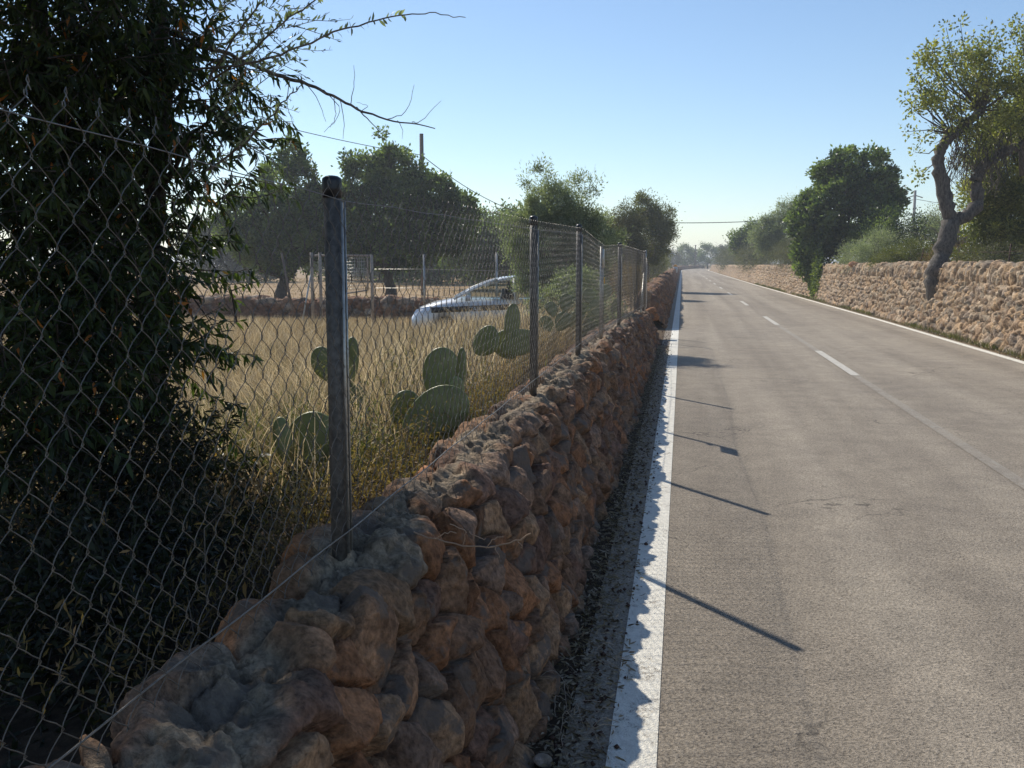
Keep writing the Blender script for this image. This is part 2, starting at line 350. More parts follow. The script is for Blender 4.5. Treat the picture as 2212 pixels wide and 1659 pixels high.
    V = np.stack([X, Y, Z], -1).reshape(-1, 3); F = grid_faces(len(s), nt_)
    n0 = len(V); Fe = []
    if endclose:
        ns_, r = len(s), nt_
        m_idx = []
        for e, row in ((0, 0), (1, ns_ - 1)):
            mid = V[row * r:(row + 1) * r].mean(0); mid[2] *= 0.7; V = np.vstack([V, mid]); colr_e = colr[row].mean(0); m_idx.append(colr_e)
            c = n0 + e
            for j in range(r - 1):
                a_, b_ = row * r + j, row * r + j + 1
                Fe.append([c, b_, a_] if e == 0 else [c, a_, b_])
        colv = np.vstack([colr.reshape(-1, 3), np.array(m_idx)])
    else: colv = colr.reshape(-1, 3)
    return V, [F, np.array(Fe)] if len(Fe) else F, colv
OR = [(0.26, 0.155, 0.09), (0.21, 0.125, 0.075), (0.30, 0.19, 0.11), (0.19, 0.115, 0.08), (0.24, 0.16, 0.11), (0.28, 0.14, 0.07)]
SA = [(0.40, 0.305, 0.21), (0.35, 0.27, 0.185), (0.46, 0.375, 0.27), (0.37, 0.265, 0.17), (0.32, 0.26, 0.20), (0.43, 0.31, 0.19)]
s = np.concatenate([np.arange(0.7, 5, 0.009), np.arange(5, 9, 0.016), np.arange(9, 21.8, 0.035)])
XB = lambda s: np.interp(s, [0, 4, 22], [-0.50, -0.52, -0.50])
V, F, cv = wall('w', s, 190, [(0, -0.05), (0.10, 0.3), (0.20, 0.62), (0.27, 0.83), (0.33, 0.88), (0.50, 0.885), (0.57, 0.82), (0.70, 0.3)],
    lambda s: (XB(s) + 0.02 + np.sin(s * 1.9) * 0.012, s, np.ones_like(s), np.zeros_like(s)),
    lambda s: np.interp(s, [0, 10, 14, 18, 22], [0.86, 0.86, 0.80, 0.70, 0.60]) + np.sin(s * 3.1) * 0.012,
    [(0.12, 0.17), (0.16, 0.20), (0.13, 0.16), (0.18, 0.21), (0.14, 0.17), (0.16, 0.20), (0.2, 0.25), (0.2, 0.28), (0.2, 0.3), (0.3, 0.3), (0.3, 0.3)], 0.075, OR, m_stone, 3, mortar=(0.96, 1.13, (0.26, 0.215, 0.155)))
o = mesh_obj('stone_wall', V, F, m_stone, attrs={'col': cv}, origin=(-0.8, 11, 0))
tag(o, 'low orange dry stone wall with a grey mortar cap carrying the chain link fence, nearest the camera', 'wall')
s = np.concatenate([np.arange(25.2, 60, 0.06), np.arange(60, 260, 0.25)])
def farpath(s): return (-0.42 + bend(s), s, np.ones_like(s), np.zeros_like(s))
V, F, cv = wall('w', s, 50, [(0, -0.05), (0.25, 0.90), (0.32, 0.97), (0.62, 0.97), (0.75, 0.3)], farpath,
    lambda s: 0.95 + np.sin(s * 0.7) * 0.05 - 0.25 * smooth(100, 200, s), [(0.18, 0.22)] * 12, 0.10, OR, m_stone, 13)
tag(mesh_obj('stone_wall', V, F, m_stone, attrs={'col': cv}, origin=(-0.7, 60, 0)), 'shaded brown stone wall continuing beyond the gap along the left edge of the road to the bend', 'wall')
s = np.concatenate([np.arange(13.5, 40, 0.04), np.arange(40, 70, 0.08), np.arange(70, 330, 0.3)])
def rpath(s):
    x = xr(s) + 0.30; return (x, s, -np.ones_like(s), np.zeros_like(s))
V, F, cv = wall('w', s, 84, [(0, -0.05), (0.16, 0.6), (0.30, 1.24), (0.31, 1.30), (0.33, 1.56), (0.38, 1.62), (0.75, 1.60), (0.8, 1.0)], rpath,
    lambda s: np.interp(s, [0, 30, 50, 200, 400], [1.60, 1.62, 1.48, 0.95, 0.95]) + np.sin(s * 0.9) * 0.015 + np.sin(s * 2.3) * 0.012,
    [(0.22, 0.3), (0.18, 0.26), (0.13, 0.15), (0.17, 0.22), (0.11, 0.15), (0.16, 0.19), (0.12, 0.2), (0.15, 0.14), (0.07, 0.12), (0.34, 0.12), (0.2, 0.2), (0.2, 0.2), (0.3, 0.3)], 0.105, SA, m_stone_r, 23)
F = [f[:, ::-1] for f in (F if isinstance(F, list) else [F])]
tag(mesh_obj('stone_wall', V, F, m_stone_r, attrs={'col': cv}, origin=(6.4, 40, 0)), 'tall sunlit sandy dry stone wall with upright coping stones along the right side of the road', 'wall')
s = np.arange(-24, -3.5, 0.07)
V, F, cv = wall('w', s, 40, [(0, -0.1), (0.08, 0.5), (0.15, 0.58), (0.5, 0.60), (0.6, 0.1)], lambda s: (s, 27.3 + 0.02 * s, np.zeros_like(s), -np.ones_like(s)),
    lambda s: 0.60 + np.sin(s * 1.3) * 0.04, [(0.19, 0.27)] * 9, 0.11, [(0.25, 0.135, 0.08), (0.28, 0.17, 0.105), (0.20, 0.12, 0.08), (0.34, 0.27, 0.20)], m_stone, 33)
tag(mesh_obj('stone_wall', V, F, m_stone, attrs={'col': cv}, origin=(-13, 27.3, 0)), 'low reddish brown field wall across the back of the dry grass plot', 'wall')
# ------------------------------------------------------------------ rocks
def rock(name, loc, size, mat, col, label, cat, seed, group=None, rz=0):
    th = np.linspace(0, np.pi, 15); ph = np.linspace(0, 2 * np.pi, 25)[:-1]
    TH, PH = np.meshgrid(th, ph, indexing='ij'); D = np.stack([np.sin(TH) * np.cos(PH), np.sin(TH) * np.sin(PH), np.cos(TH)], -1)
    R = np.ones(TH.shape)
    r_ = np.random.default_rng(seed)
    for q in range(12):
        nn = r_.normal(size=3); nn /= np.linalg.norm(nn); dd = (D @ nn); c = r_.uniform(0.62, 0.88)
        R = np.where(dd > 0.05, np.minimum(R, c / np.maximum(dd, 0.05)), R)
    R = R + fbm(D * 4 + seed, 4, seed) * 0.16
    V = (D * R[..., None]) * np.array(size) / 2
    ct, sn = math.cos(rz), math.sin(rz); V = V @ np.array([[ct, sn, 0], [-sn, ct, 0], [0, 0, 1]])
    V = V + np.array(loc); V = V.reshape(-1, 3); n_ = len(ph); F = []
    for i in range(14):
        for j in range(n_): F.append([i * n_ + j, (i + 1) * n_ + j, (i + 1) * n_ + (j + 1) % n_, i * n_ + (j + 1) % n_])
    return tag(mesh_obj(name, V, np.array(F), mat, attrs={'col': np.tile(np.array(col), (len(V), 1))}, origin=loc), label, cat, group)
rock('boulder', (-0.62, 21.75, 0.52), (0.40, 0.36, 0.36), m_stone, (0.34, 0.17, 0.085), 'orange boulder leaning at the broken far end of the fenced wall', 'rock', 17)
rock('pebble', (-0.25, 2.98, 0.022), (0.07, 0.055, 0.06), m_stone_r, (0.55, 0.43, 0.28), 'small sunlit tan stone at the bottom edge beside the white line', 'stone', 8)
rock('pebble', (-0.43, 3.08, 0.02), (0.07, 0.06, 0.05), m_stone_r, (0.40, 0.33, 0.27), 'greyish stone in the shade at the foot of the near wall', 'stone', 9)
rock('boulder', (6.62, 22.3, 1.66), (0.34, 0.3, 0.2), m_stone_r, (0.56, 0.44, 0.28), 'pale loose rock lying on top of the right wall near the crooked tree', 'rock', 11)
rock('boulder', (6.5, 27.0, 0.98), (0.36, 0.34, 0.32), m_stone_r, (0.46, 0.37, 0.25), 'round stone wedged under the crooked tree trunk in the wall', 'rock', 12)
rock('boulder', (6.35, 38.2, 1.58), (0.5, 0.4, 0.3), m_stone_r, (0.55, 0.30, 0.18), 'reddish rock heaped on the right wall by the grey bush', 'rock', 14)
# ------------------------------------------------------------------ chain link fence
FT = empty('chain_link_fence', (-0.92, 11, 0.9), 'galvanised chain link fence with round posts standing on the low left wall', 'fence')
PST = [(-0.93, 2.53, 0.80, 1.925), (-0.92, 6.08, 0.84, 1.98), (-0.885, 8.47, 0.88, 2.015), (-0.86, 10.6, 0.84, 1.87), (-0.83, 13.2, 0.80, 1.95), (-0.80, 21.1, 0.50, 1.93)]
FX = lambda y: np.interp(y, [0, 6, 8.5, 10.6, 13.2, 21, 23], [-0.905, -0.895, -0.86, -0.835, -0.805, -0.775, -0.82])
def ftop(y):
    base = np.interp(y, [0.3, 1.2, 2.5, 6.08, 8.47, 10.6, 13.2, 21.1, 23], [1.945, 1.93, 1.890, 1.925, 1.96, 1.845, 1.90, 1.88, 1.86]); return base
def fbot(y): return np.interp(y, [0.3, 2.5, 6.08, 8.47, 10.6, 13.2, 21.1, 23], [0.925, 0.912, 0.925, 0.95, 0.93, 0.90, 0.74, 0.72])
PITCH = 0.0425; wy = np.arange(0.35, 20.75, PITCH)
NH = 24; sub = 4
k = np.arange(NH * sub + 1) / sub
r_ = np.random.default_rng(5)
ii = np.arange(len(wy))[:, None]
tri = np.abs(((k[None] + ii) % 2) - 1)                # 1 at even, 0 at odd
eased = 0.5 - 0.5 * np.cos(np.pi * tri); zz = 0.8 * tri + 0.2 * eased
yy = wy[:, None] + (zz * 1.16 - 0.08) * PITCH
top = ftop(wy)[:, None]; bot = fbot(wy)[:, None]
zl = bot + (top - bot) * (k[None] / NH) + r_.normal(0, 0.0006, yy.shape)
ph = (k[None] + ii) * np.pi
xx = FX(yy) + 0.005 * np.sin(ph) + 0.012 * np.sin(wy[:, None] * 1.3) * np.sin(k[None] / NH * 3.14) + 0.003 * np.sin(wy[:, None] * 5 + k[None] * 0.3)
yy = yy + 0.01 * np.sin(wy[:, None] * 2.1 + k[None] * 0.25)
Wp = np.stack([xx, yy, zl], -1)
# knuckled loops at the top
loop = []
for a, (dy, dz_) in enumerate([(0.006, 0.010), (0.010, 0.020), (0.003, 0.027), (-0.005, 0.020), (0.0, 0.006)]):
    loop.append(Wp[:, -1] + (np.arange(len(wy)) % 2 == 0)[:, None] * np.array([0.003 * (a - 2), dy, dz_]) + (np.arange(len(wy)) % 2 == 1)[:, None] * np.array([0, 0, 0.0015 * (a + 1)]))
Wp = np.concatenate([Wp, np.stack(loop, 1)], 1)
T = np.gradient(Wp, axis=1); T /= np.linalg.norm(T, axis=2)[..., None]
A = np.cross(T, np.array([1., 0, 0])); A /= np.linalg.norm(A, axis=2)[..., None]; B = np.cross(T, A)
NS = 4; th = np.arange(NS) / NS * 2 * np.pi; WR = 0.00105
V = Wp[:, :, None] + WR * (A[:, :, None] * np.cos(th)[:, None] + B[:, :, None] * np.sin(th)[:, None])
m_, n_ = Wp.shape[:2]
i = (np.arange(m_)[:, None, None] * n_ + np.arange(n_ - 1)[None, :, None]) * NS; j = np.arange(NS)[None, None]; j2 = (j + 1) % NS
F = np.stack([i + j, i + j2, i + NS + j2, i + NS + j], -1).reshape(-1, 4)
mesh_obj('wire_mesh', V.reshape(-1, 3), F, m_wire, FT)
for (f, off, rr) in ((lambda y: ftop(y) - 0.028, 0.006, 0.0012), (lambda y: fbot(y) + 0.048, 0.007, 0.0022)):
    b = MB(); y = np.linspace(0.3, 21.1, 220); b.tube(np.stack([FX(y) + off, y, f(y) + 0.002 * np.sin(y * 9)], 1), rr, 5); b.build('tension_wire', m_wire, FT)
for q, (x, y, z0, z1) in enumerate(PST):
    b = MB(); r0 = 0.0235 if q not in (3,) else 0.018
    b.tube([(x, y, z0 - 0.1), (x, y, (z0 + z1) / 2), (x, y, z1 - 0.01)], r0, 14)
    p = b.build('post', m_post if q != 3 else m_galv, FT)
    if q != 3:
        b = MB(); rr = [r0 + 0.003] * 3 + [r0 + 0.002, r0 * 0.7, 0.004]
        b.tube([(x, y, z1 - 0.055), (x, y, z1 - 0.03), (x, y, z1 - 0.012), (x, y, z1 - 0.004), (x, y, z1 + 0.002), (x, y, z1 + 0.004)], rr, 14)
        c = b.build('post_cap', m_black, None, origin=(x, y, z1)); c.parent = p; c.location = Vector((x, y, z1)) - Vector(FT.location) - p.location; c.matrix_parent_inverse = Matrix.Identity(4)
    b = MB(); b.tube([(x + r0 + 0.006, y - 0.012, fbot(y) - 0.02), (x + r0 + 0.006, y - 0.012, ftop(y) - 0.03)], 0.0045, 6); b.tube([(x + r0 + 0.004, y + 0.018, fbot(y) - 0.02), (x + r0 + 0.004, y + 0.018, ftop(y) - 0.03)], 0.0035, 6)
    if q < 5: b.build('tension_bar', m_galv, FT)
b = MB(); b.tube([(-0.80, 21.0, 1.45), (-0.82, 20.2, 0.66)], 0.018, 8); b.build('brace_strut', m_galv, FT)
# end return panel
b = MB()
for a in np.arange(0, 1.0, 0.07):
    b.tube([(-0.79 + 0.02 * math.sin(a * 9), 21.15 + a * 1.4, 0.72), (-0.79, 21.15 + a * 1.4, 1.86 - 0.12 * a)], 0.002, 4)
for z in np.arange(0.74, 1.84, 0.05): b.tube([(-0.79, 21.15, z), (-0.79 + 0.03, 21.85, z - 0.05), (-0.80, 22.5, z - 0.02)], 0.002, 4)
b.build('end_panel', m_wire, FT)
b = MB(); b.tube([(-0.82, 22.55, 0.4), (-0.82, 22.55, 1.95)], 0.02, 10); b.build('post', m_galv, FT)
# plate on the capless post
SP = empty('plate_sign', (-0.83, 10.45, 1.72), 'small grey metal plate with a yellow tag wired to the capless fence post', 'sign')
b = MB(); b.box((-0.825, 10.42, 1.73), (0.004, 0.28, 0.20)); b.build('plate', m_galv, SP, smooth=False)
b = MB(); b.box((-0.822, 10.50, 1.50), (0.005, 0.06, 0.07)); b.build('tag', simple('yellow_tag', (0.75, 0.42, 0.04), 0.5), SP, smooth=False)
# ------------------------------------------------------------------ foliage builders
def unit(v): return v / (np.linalg.norm(v, axis=-1, keepdims=True) + 1e-9)
def leaf_mesh(P, D, L, Wd, R=None, near=False, g=rng):
    """leaves at P along D; near: six point curved leaf, else diamond"""
    n = len(P); L = np.broadcast_to(L, n)[:, None]; Wd = np.broadcast_to(Wd, n)[:, None]
    D = unit(D); N = unit(np.cross(D, g.normal(size=(n, 3)))); B = np.cross(D, N)
    if R is None: R = g.random(n)
    if not near:
        V = np.stack([P, P + D * L * 0.45 + B * Wd / 2 + N * L * 0.06, P + D * L, P + D * L * 0.45 - B * Wd / 2 + N * L * 0.06], 1)
        F = np.arange(n)[:, None] * 4 + np.arange(4)[None]; return V.reshape(-1, 3), F, np.repeat(R, 4)
    C = N * L * 0.12
    V = np.stack([P, P + D * L * 0.28 + B * Wd * 0.42 + C * 0.6, P + D * L * 0.28 - B * Wd * 0.42 + C * 0.6, P + D * L * 0.62 + B * Wd * 0.40 + C * 0.5, P + D * L * 0.62 - B * Wd * 0.40 + C * 0.5, P + D * L - C * 0.6], 1)
    b = np.arange(n)[:, None] * 6
    F4 = b + np.array([[1, 3, 4, 2]]); F3 = np.concatenate([b + np.array([[0, 1, 2]]), b + np.array([[3, 5, 4]])])
    return V.reshape(-1, 3), [F4, F3], np.repeat(R, 6)
def sample_blobs(blobs, n, g, shell=0.45):
    blobs = [tuple(b) for b in blobs]; vol = np.array([b[3] * b[4] * b[5] for b in blobs]) ** 0.8; k = g.choice(len(blobs), n, p=vol / vol.sum())
    B = np.array(blobs)[k]; d = unit(g.normal(size=(n, 3))); r = g.random(n) ** (1 / 3.); r = shell * (0.75 + 0.25 * r) + (1 - shell) * r
    return B[:, :3] + d * B[:, 3:6] * r[:, None], d
def tree(name, label, cat, base, fork, blobs, ncl, nl, leaf, clump, m_leaf, m_bk=None, r0=0.2, nlimb=12, seed=1, group=None, aspect=0.5, up=0.3, twigs=0.3, shell=0.5, stems=1):
    """blobs: (x,y,z,rx,ry,rz) relative to base. leaf length, clump radius"""
    g = np.random.default_rng(seed); base = np.array(base, float); t = empty(name, base, label, cat, group); m_bk = m_bk or m_bark
    C, d = sample_blobs(blobs, ncl, g, shell)
    C = C + base
    b = MB(); fk = base + np.array(fork, float)
    for q in range(stems):
        f2 = fk + (g.normal(size=3) * np.array([0.3, 0.3, 0.1]) * (q > 0))
        pts = [base + np.array([0, 0, -0.15]) + g.normal(size=3) * 0.1 * (q > 0)]
        for a in (0.35, 0.7, 1.0): pts.append(base + (f2 - base) * a + g.normal(size=3) * r0 * 0.35 * (a < 1))
        b.tube(pts, np.linspace(r0, r0 * 0.7, 4) * np.array([1.25, 1, 1, 1]), 9)
    idx = g.choice(ncl, min(nlimb, ncl), replace=False)
    for c in C[idx]:
        m1 = fk + (c - fk) * 0.35 + g.normal(size=3) * 0.12 * np.linalg.norm(c - fk) * np.array([1, 1, 0.6]); m2 = fk + (c - fk) * 0.7 + g.normal(size=3) * 0.07 * np.linalg.norm(c - fk)
        rr = r0 * g.uniform(0.3, 0.5); b.tube([fk, m1, m2, c], [rr, rr * 0.65, rr * 0.4, rr * 0.12], 5)
    if twigs > 0:
        k = int(ncl * twigs)
        for c in C[g.choice(ncl, k, replace=False)]:
            e = c + (fk - c) * g.uniform(0.1, 0.3) + g.normal(size=3) * clump * 0.4
            b.tube([e, (e + c) / 2 + g.normal(size=3) * clump * 0.12, c + unit(c - fk) * clump * 0.6], [r0 * 0.07, r0 * 0.05, r0 * 0.02], 3, cap=False)
    b.build('trunk', m_bk, t)
    k = g.integers(0, ncl, nl); sz = (0.55 + 0.9 * g.random(ncl)) * clump
    off = g.normal(size=(nl, 3)) * sz[k][:, None] * np.array([0.6, 0.6, 0.52]); P = C[k] + off
    D = unit(off) + g.normal(size=(nl, 3)) * 0.6 + np.array([0, 0, up])
    cr = (g.random(ncl) - 0.5) * 0.9; R = np.clip(0.45 + cr[k] + g.normal(size=nl) * 0.18, 0, 1)
    V, F, Rv = leaf_mesh(P, D, leaf * g.uniform(0.7, 1.3, nl), leaf * aspect, R, g=g)
    mesh_obj('crown', V, F, m_leaf, t, {'rnd': Rv}, smooth=False)
    return t
def bl(x, y, z, r, ry=None, rz=None): return (x, y, z, r, ry or r, rz or r)
# --- left field trees
tree('carob_tree', 'dark carob tree with a pointed top behind the field wall, left of the fence post', 'tree', (-17.0, 39.8, 0), (0.2, 0, 1.0),
     [bl(0.2, 0, 2.9, 2.3, 2.0, 1.8), bl(0.5, 0, 4.9, 1.2, 1.1, 1.3), bl(0.5, 0, 6.2, 0.55, 0.6, 0.9), bl(-1.3, 0, 3.3, 1.4, 1.4, 1.3), bl(2.0, 0.5, 3.4, 1.4, 1.4, 1.6)], 420, 40000, 0.17, 0.22, m_carob, r0=0.28, seed=11, shell=0.68, aspect=0.6)
tree('carob_tree', 'broad dark carob tree in front of the wooden utility pole', 'tree', (-12.4, 40.6, 0), (0, 0, 1.3),
     [bl(0.1, 0, 3.2, 2.8, 2.0, 1.9), bl(-1.1, 0, 5.0, 1.0, 1.2, 1.4), bl(0.2, 0.2, 5.3, 1.2, 1.1, 1.2), bl(0.0, 0, 6.4, 0.5, 0.6, 0.8), bl(1.7, 0, 4.3, 1.2, 1.2, 1.1), bl(2.9, 0, 3.3, 0.9, 1.0, 1.3), bl(-2.1, 0, 4.2, 0.8, 0.9, 0.9)], 500, 50000, 0.17, 0.22, m_carob, r0=0.26, seed=12, shell=0.68, aspect=0.6)
tree('carob_tree', 'rounded dark tree standing far behind the parked car', 'tree', (-9.2, 58, 0), (0, 0, 1.3), [bl(0, 0, 3.0, 3.6, 2.6, 1.9), bl(3.2, 0, 2.4, 2.4, 2.2, 1.7), bl(-3, 0, 2.8, 2.4, 2, 1.8)], 260, 48000, 0.2, 0.5, m_carob, r0=0.3, seed=13, shell=0.3)
TL = [('dense green tree in the distant field row, leftmost behind the foreground almond', -38, 78, 5.4), ('round green tree of the distant row seen above the golden field', -30, 84, 5.0), ('low spreading tree of the distant row just left of the pointed carob', -24.5, 80, 5.6),
      ('dark distant tree filling the gap between the two carobs', -19, 72, 5.0), ('distant tree seen low behind the wire gate', -15.5, 82, 5.2), ('green distant tree to the right of the utility pole', -12, 88, 4.8)]
for q, (lb, x, y, h) in enumerate(TL):
    tree('field_tree', lb, 'tree', (x, y, 0), (0, 0, 1.2), [bl(0, 0, h * 0.5, 4.2, 2.6, h * 0.46), bl(random.uniform(-2, 2), 0, h * 0.66, 2.2, 1.7, h * 0.38), bl(3.2, 0, h * 0.45, 2.4, 2, h * 0.42)], 190, 24000, 0.26, 0.6, m_carob if q % 2 else m_shrub, r0=0.25, seed=40 + q, group='trees along the far side of the golden field')
# --- olive behind the car
tree('olive_tree', 'grey green olive tree rising behind the fence right of the car', 'tree', (-2.45, 19.2, 0.1), (0.05, 0, 0.9),
     [bl(0.0, 0, 2.0, 0.75, 0.7, 0.8), bl(-0.35, 0, 2.95, 0.28, 0.3, 0.65), bl(-0.1, 0, 2.6, 0.5, 0.5, 0.5), bl(0.45, 0, 2.55, 0.42, 0.4, 0.72), bl(0.85, 0, 2.0, 0.40, 0.45, 0.5), bl(-0.7, 0.1, 2.1, 0.38, 0.4, 0.55), bl(0.1, 0, 1.3, 0.95, 0.6, 0.6)], 420, 70000, 0.062, 0.13, m_leafO, m_bark2, r0=0.09, seed=21, aspect=0.28, up=0.7, nlimb=30)
tree('olive_shrub', 'low bushy olive shoots covering the rear of the parked car', 'shrub', (-2.1, 16.2, 0.1), (0, 0, 0.3), [bl(-0.1, 0, 0.65, 0.4, 0.4, 0.5), bl(0.35, 0, 0.9, 0.45, 0.5, 0.65), bl(0.75, 0.2, 0.6, 0.45, 0.4, 0.5)], 150, 15000, 0.055, 0.12, m_leafO, m_bark2, r0=0.04, seed=22, aspect=0.3, up=0.7, nlimb=25)
tree('almond_tree', 'olive brown small tree between the grey olive and the yellow green tree', 'tree', (-2.9, 46, 0.2), (0, 0, 1.0), [bl(0, 0, 2.3, 1.2, 1, 1.3), bl(0.3, 0, 3.2, 0.7, 0.6, 0.9)], 130, 24000, 0.12, 0.3, m_weed, m_bark2, r0=0.12, seed=23, aspect=0.3)
tree('almond_tree', 'bright yellow green tree at the end of the fence beside the road', 'tree', (-2.0, 56.5, 0.3), (0, 0, 1.3), [bl(0, 0, 2.8, 1.35, 1.2, 1.5), bl(-0.3, 0, 4.3, 0.65, 0.6, 0.8), bl(0.7, 0, 3.6, 0.7, 0.6, 0.9), bl(-1.2, 0, 2.4, 0.8, 0.8, 1.0)], 150, 30000, 0.14, 0.33, m_yell, m_bark2, r0=0.15, seed=24, aspect=0.35)
tree('brown_shrub', 'dark reddish shrub growing on rubble behind the far left wall', 'shrub', (-1.9, 31, 0.35), (0, 0, 0.3), [bl(0, 0, 0.7, 0.7, 1.6, 0.55), bl(0.3, 3, 0.6, 0.5, 1.8, 0.5)], 120, 9000, 0.07, 0.2, m_brown, r0=0.04, seed=25, aspect=0.3)
for q, (x, y, h, lb) in enumerate([(-2.8, 72, 2.6, 'olive green bush behind the far left wall past the yellow green tree'), (-3.0, 95, 3.2, 'dusky bush standing just beyond the kilometre stone'), (-3.5, 130, 3.6, 'small far bush on the left near the bend')]):
    tree('roadside_shrub', lb, 'shrub', (x, y, 0.2), (0, 0, 0.5), [bl(0, 0, h * 0.5, 1.6, 2.5, h * 0.45), bl(0.5, 4, h * 0.4, 1.3, 3, h * 0.4)], 110, 9000, 0.13, 0.32, [m_shrub, m_yell, m_shrub][q], r0=0.08, seed=50 + q, aspect=0.4)
# trees beyond the bend
BT = [(-9, 236, 5.2), (-5.5, 250, 5.8), (-2.5, 228, 4.6), (0.5, 244, 6.0), (3.2, 255, 5.0), (6.0, 240, 6.2), (9.5, 250, 5.6), (12.5, 262, 6.5), (16, 255, 6.4)]
BN = ['leftmost tree of the distant row closing the view beyond the bend', 'second tree from the left in the row beyond the bend', 'low tree of the row beyond the bend, just left of the thin far pole', 'tree of the row beyond the bend standing right of the thin far pole', 'dip in the tree row beyond the bend formed by this small tree', 'round topped tree above the vanishing road beyond the bend', 'tree beyond the bend to the right of the round topped one', 'tall tree beyond the bend next to the end of the right wall', 'rightmost tree of the row beyond the bend, half behind the right wall shrubs']
for q, (x, y, h) in enumerate(BT):
    tree('distant_tree', BN[q], 'tree', (x, y, 0), (0, 0, 1), [bl(0, 0, h * 0.5, 2.4, 2, h * 0.46), bl(random.uniform(-1, 1), 0, h * 0.66, 1.3, 1.2, h * 0.33)], 90, 5000, 0.28, 0.5, m_carob if q % 2 else m_shrub, r0=0.2, seed=60 + q, group='trees beyond the bend')
# --- right side
tree('carob_tree', 'large round dark green carob tree behind the right wall', 'tree', (7.6, 48, 1.2), (0, 0, 1.0),
     [bl(0, 0, 2.7, 2.3, 2.0, 1.9), bl(0.3, 0, 4.4, 1.6, 1.4, 1.3), bl(-1.4, -0.2, 2.0, 1.2, 1.2, 1.8), bl(-0.8, 0, 4.0, 1.0, 1, 1.0), bl(1.3, 0, 3.4, 1.2, 1, 1.2), bl(-1.7, -0.3, 0.9, 0.7, 0.9, 1.2)], 420, 45000, 0.18, 0.22, m_carob, r0=0.26, seed=71, shell=0.68, aspect=0.6)
IV = empty('ivy', (6.0, 46.5, 0), 'bright green ivy spilling down the right wall to the road edge', 'ivy')
g = np.random.default_rng(72); n = 11000; kc = g.integers(0, 46, n); tc_ = g.random(46) ** 0.8; Pc = np.stack([5.98 + 0.16 * tc_, 46.4 + g.normal(0, 0.45, 46) + 0.8 * tc_, 0.15 + 2.1 * tc_], 1); Pi = Pc[kc] + g.normal(size=(n, 3)) * np.array([0.09, 0.28, 0.19]); Pi[:, 2] = np.maximum(Pi[:, 2], 0.05)
V, F, R = leaf_mesh(Pi, g.normal(size=(n, 3)) + np.array([-0.7, -0.5, -0.3]), 0.11, 0.09, g=g); mesh_obj('leaves', V, F, m_ivy, IV, {'rnd': R}, smooth=False)
b = MB()
for q in range(10):
    y0 = 46.6 + g.normal(0, 0.4); b.tube([(6.15, y0, 0.1), (6.1, y0 + g.normal(0, 0.2), 0.8), (6.25, y0 + g.normal(0, 0.3), 1.7)], 0.012, 4)
tag(b.build('stems', m_bark, IV), kind='stuff')
RS = [ # name,label,base,blobs,material,leaf,ncl,nl,seed,aspect
 ('dark_shrub', 'low dark thicket filling in right of the round carob tree', (10.2, 45, 1.3), [bl(0, 0, 1.2, 1.7, 1.5, 1.1), bl(-1.5, 0, 1.6, 1.2, 1.2, 1.2), bl(1.6, 0.5, 1.0, 1.3, 1.2, 0.9)], m_carob, 0.1, 170, 20000, 81, 0.5),
 ('grey_shrub', 'feathery grey shrub behind the right wall below the carob tree', (7.2, 38.5, 1.4), [bl(0, 0, 0.7, 0.75, 0.7, 0.75), bl(-0.6, 0, 0.4, 0.6, 0.6, 0.45), bl(0.0, 3.0, 0.5, 0.9, 1.0, 0.6)], m_leafO, 0.08, 170, 15000, 82, 0.22),
 ('yellow_shrub', 'yellow green rounded shrub on the right wall between the grey shrub and the pickets', (7.5, 34.5, 1.4), [bl(0, 0, 0.45, 0.85, 0.7, 0.5), bl(-0.7, 0.3, 0.3, 0.6, 0.6, 0.35)], m_yell, 0.065, 120, 11000, 83, 0.3),
 ('dry_shrub', 'brownish dry shrub behind the leaning pickets', (8.3, 31.5, 1.4), [bl(0, 0, 0.42, 1.2, 0.8, 0.45), bl(1.2, 0.2, 0.4, 0.9, 0.7, 0.45)], m_brown, 0.07, 120, 8000, 84, 0.25),
 ('green_shrub', 'green shrub right of the crooked trunk above the wall', (9.3, 30.0, 1.35), [bl(-0.6, 0, 0.65, 1.1, 0.8, 0.7), bl(0.6, 0, 0.6, 1.1, 0.8, 0.65)], m_yell, 0.08, 140, 13000, 85, 0.35),
 ('dry_shrub', 'grey brown scrub at the right edge of the picture on top of the wall', (8.9, 24.0, 1.35), [bl(0, 0, 0.35, 1.4, 1.0, 0.42), bl(-0.9, 2.5, 0.35, 0.9, 0.9, 0.4)], m_shrub, 0.065, 150, 13000, 86, 0.25),
 ('sage_shrub', 'grey olive scrub overhanging the right wall left of the ivy', (6.5, 62, 1.2), [bl(0, 0, 0.8, 1.0, 3.5, 0.95), bl(0.9, 5, 1.1, 1.2, 3.5, 1.0), bl(0, -5, 0.4, 0.6, 3, 0.5)], m_shrub, 0.09, 240, 20000, 87, 0.3),
 ('sage_shrub', 'long band of dusky scrub above the right wall farther down the road', (6.3, 90, 1.0), [bl(0, 0, 1.0, 1.5, 9, 1.3), bl(1.0, 16, 1.1, 1.7, 9, 1.5)], m_shrub, 0.14, 280, 20000, 88, 0.3),
 ('sage_shrub', 'farthest dusky scrub above the right wall where the road bends', (6.6, 140, 0.9), [bl(0, 0, 1.1, 1.8, 16, 1.5), bl(3.0, 30, 1.3, 2.2, 16, 1.6)], m_shrub, 0.2, 280, 17000, 89, 0.35)]
for nm, lb, base, blobs, mt, lf, ncl, nl, sd, asp in RS:
    tree(nm, lb, 'shrub', base, (0, 0, 0.25), blobs, ncl, nl, lf, lf * 2.6 + 0.03, mt, r0=0.05, seed=sd, aspect=asp, up=0.7, nlimb=25)
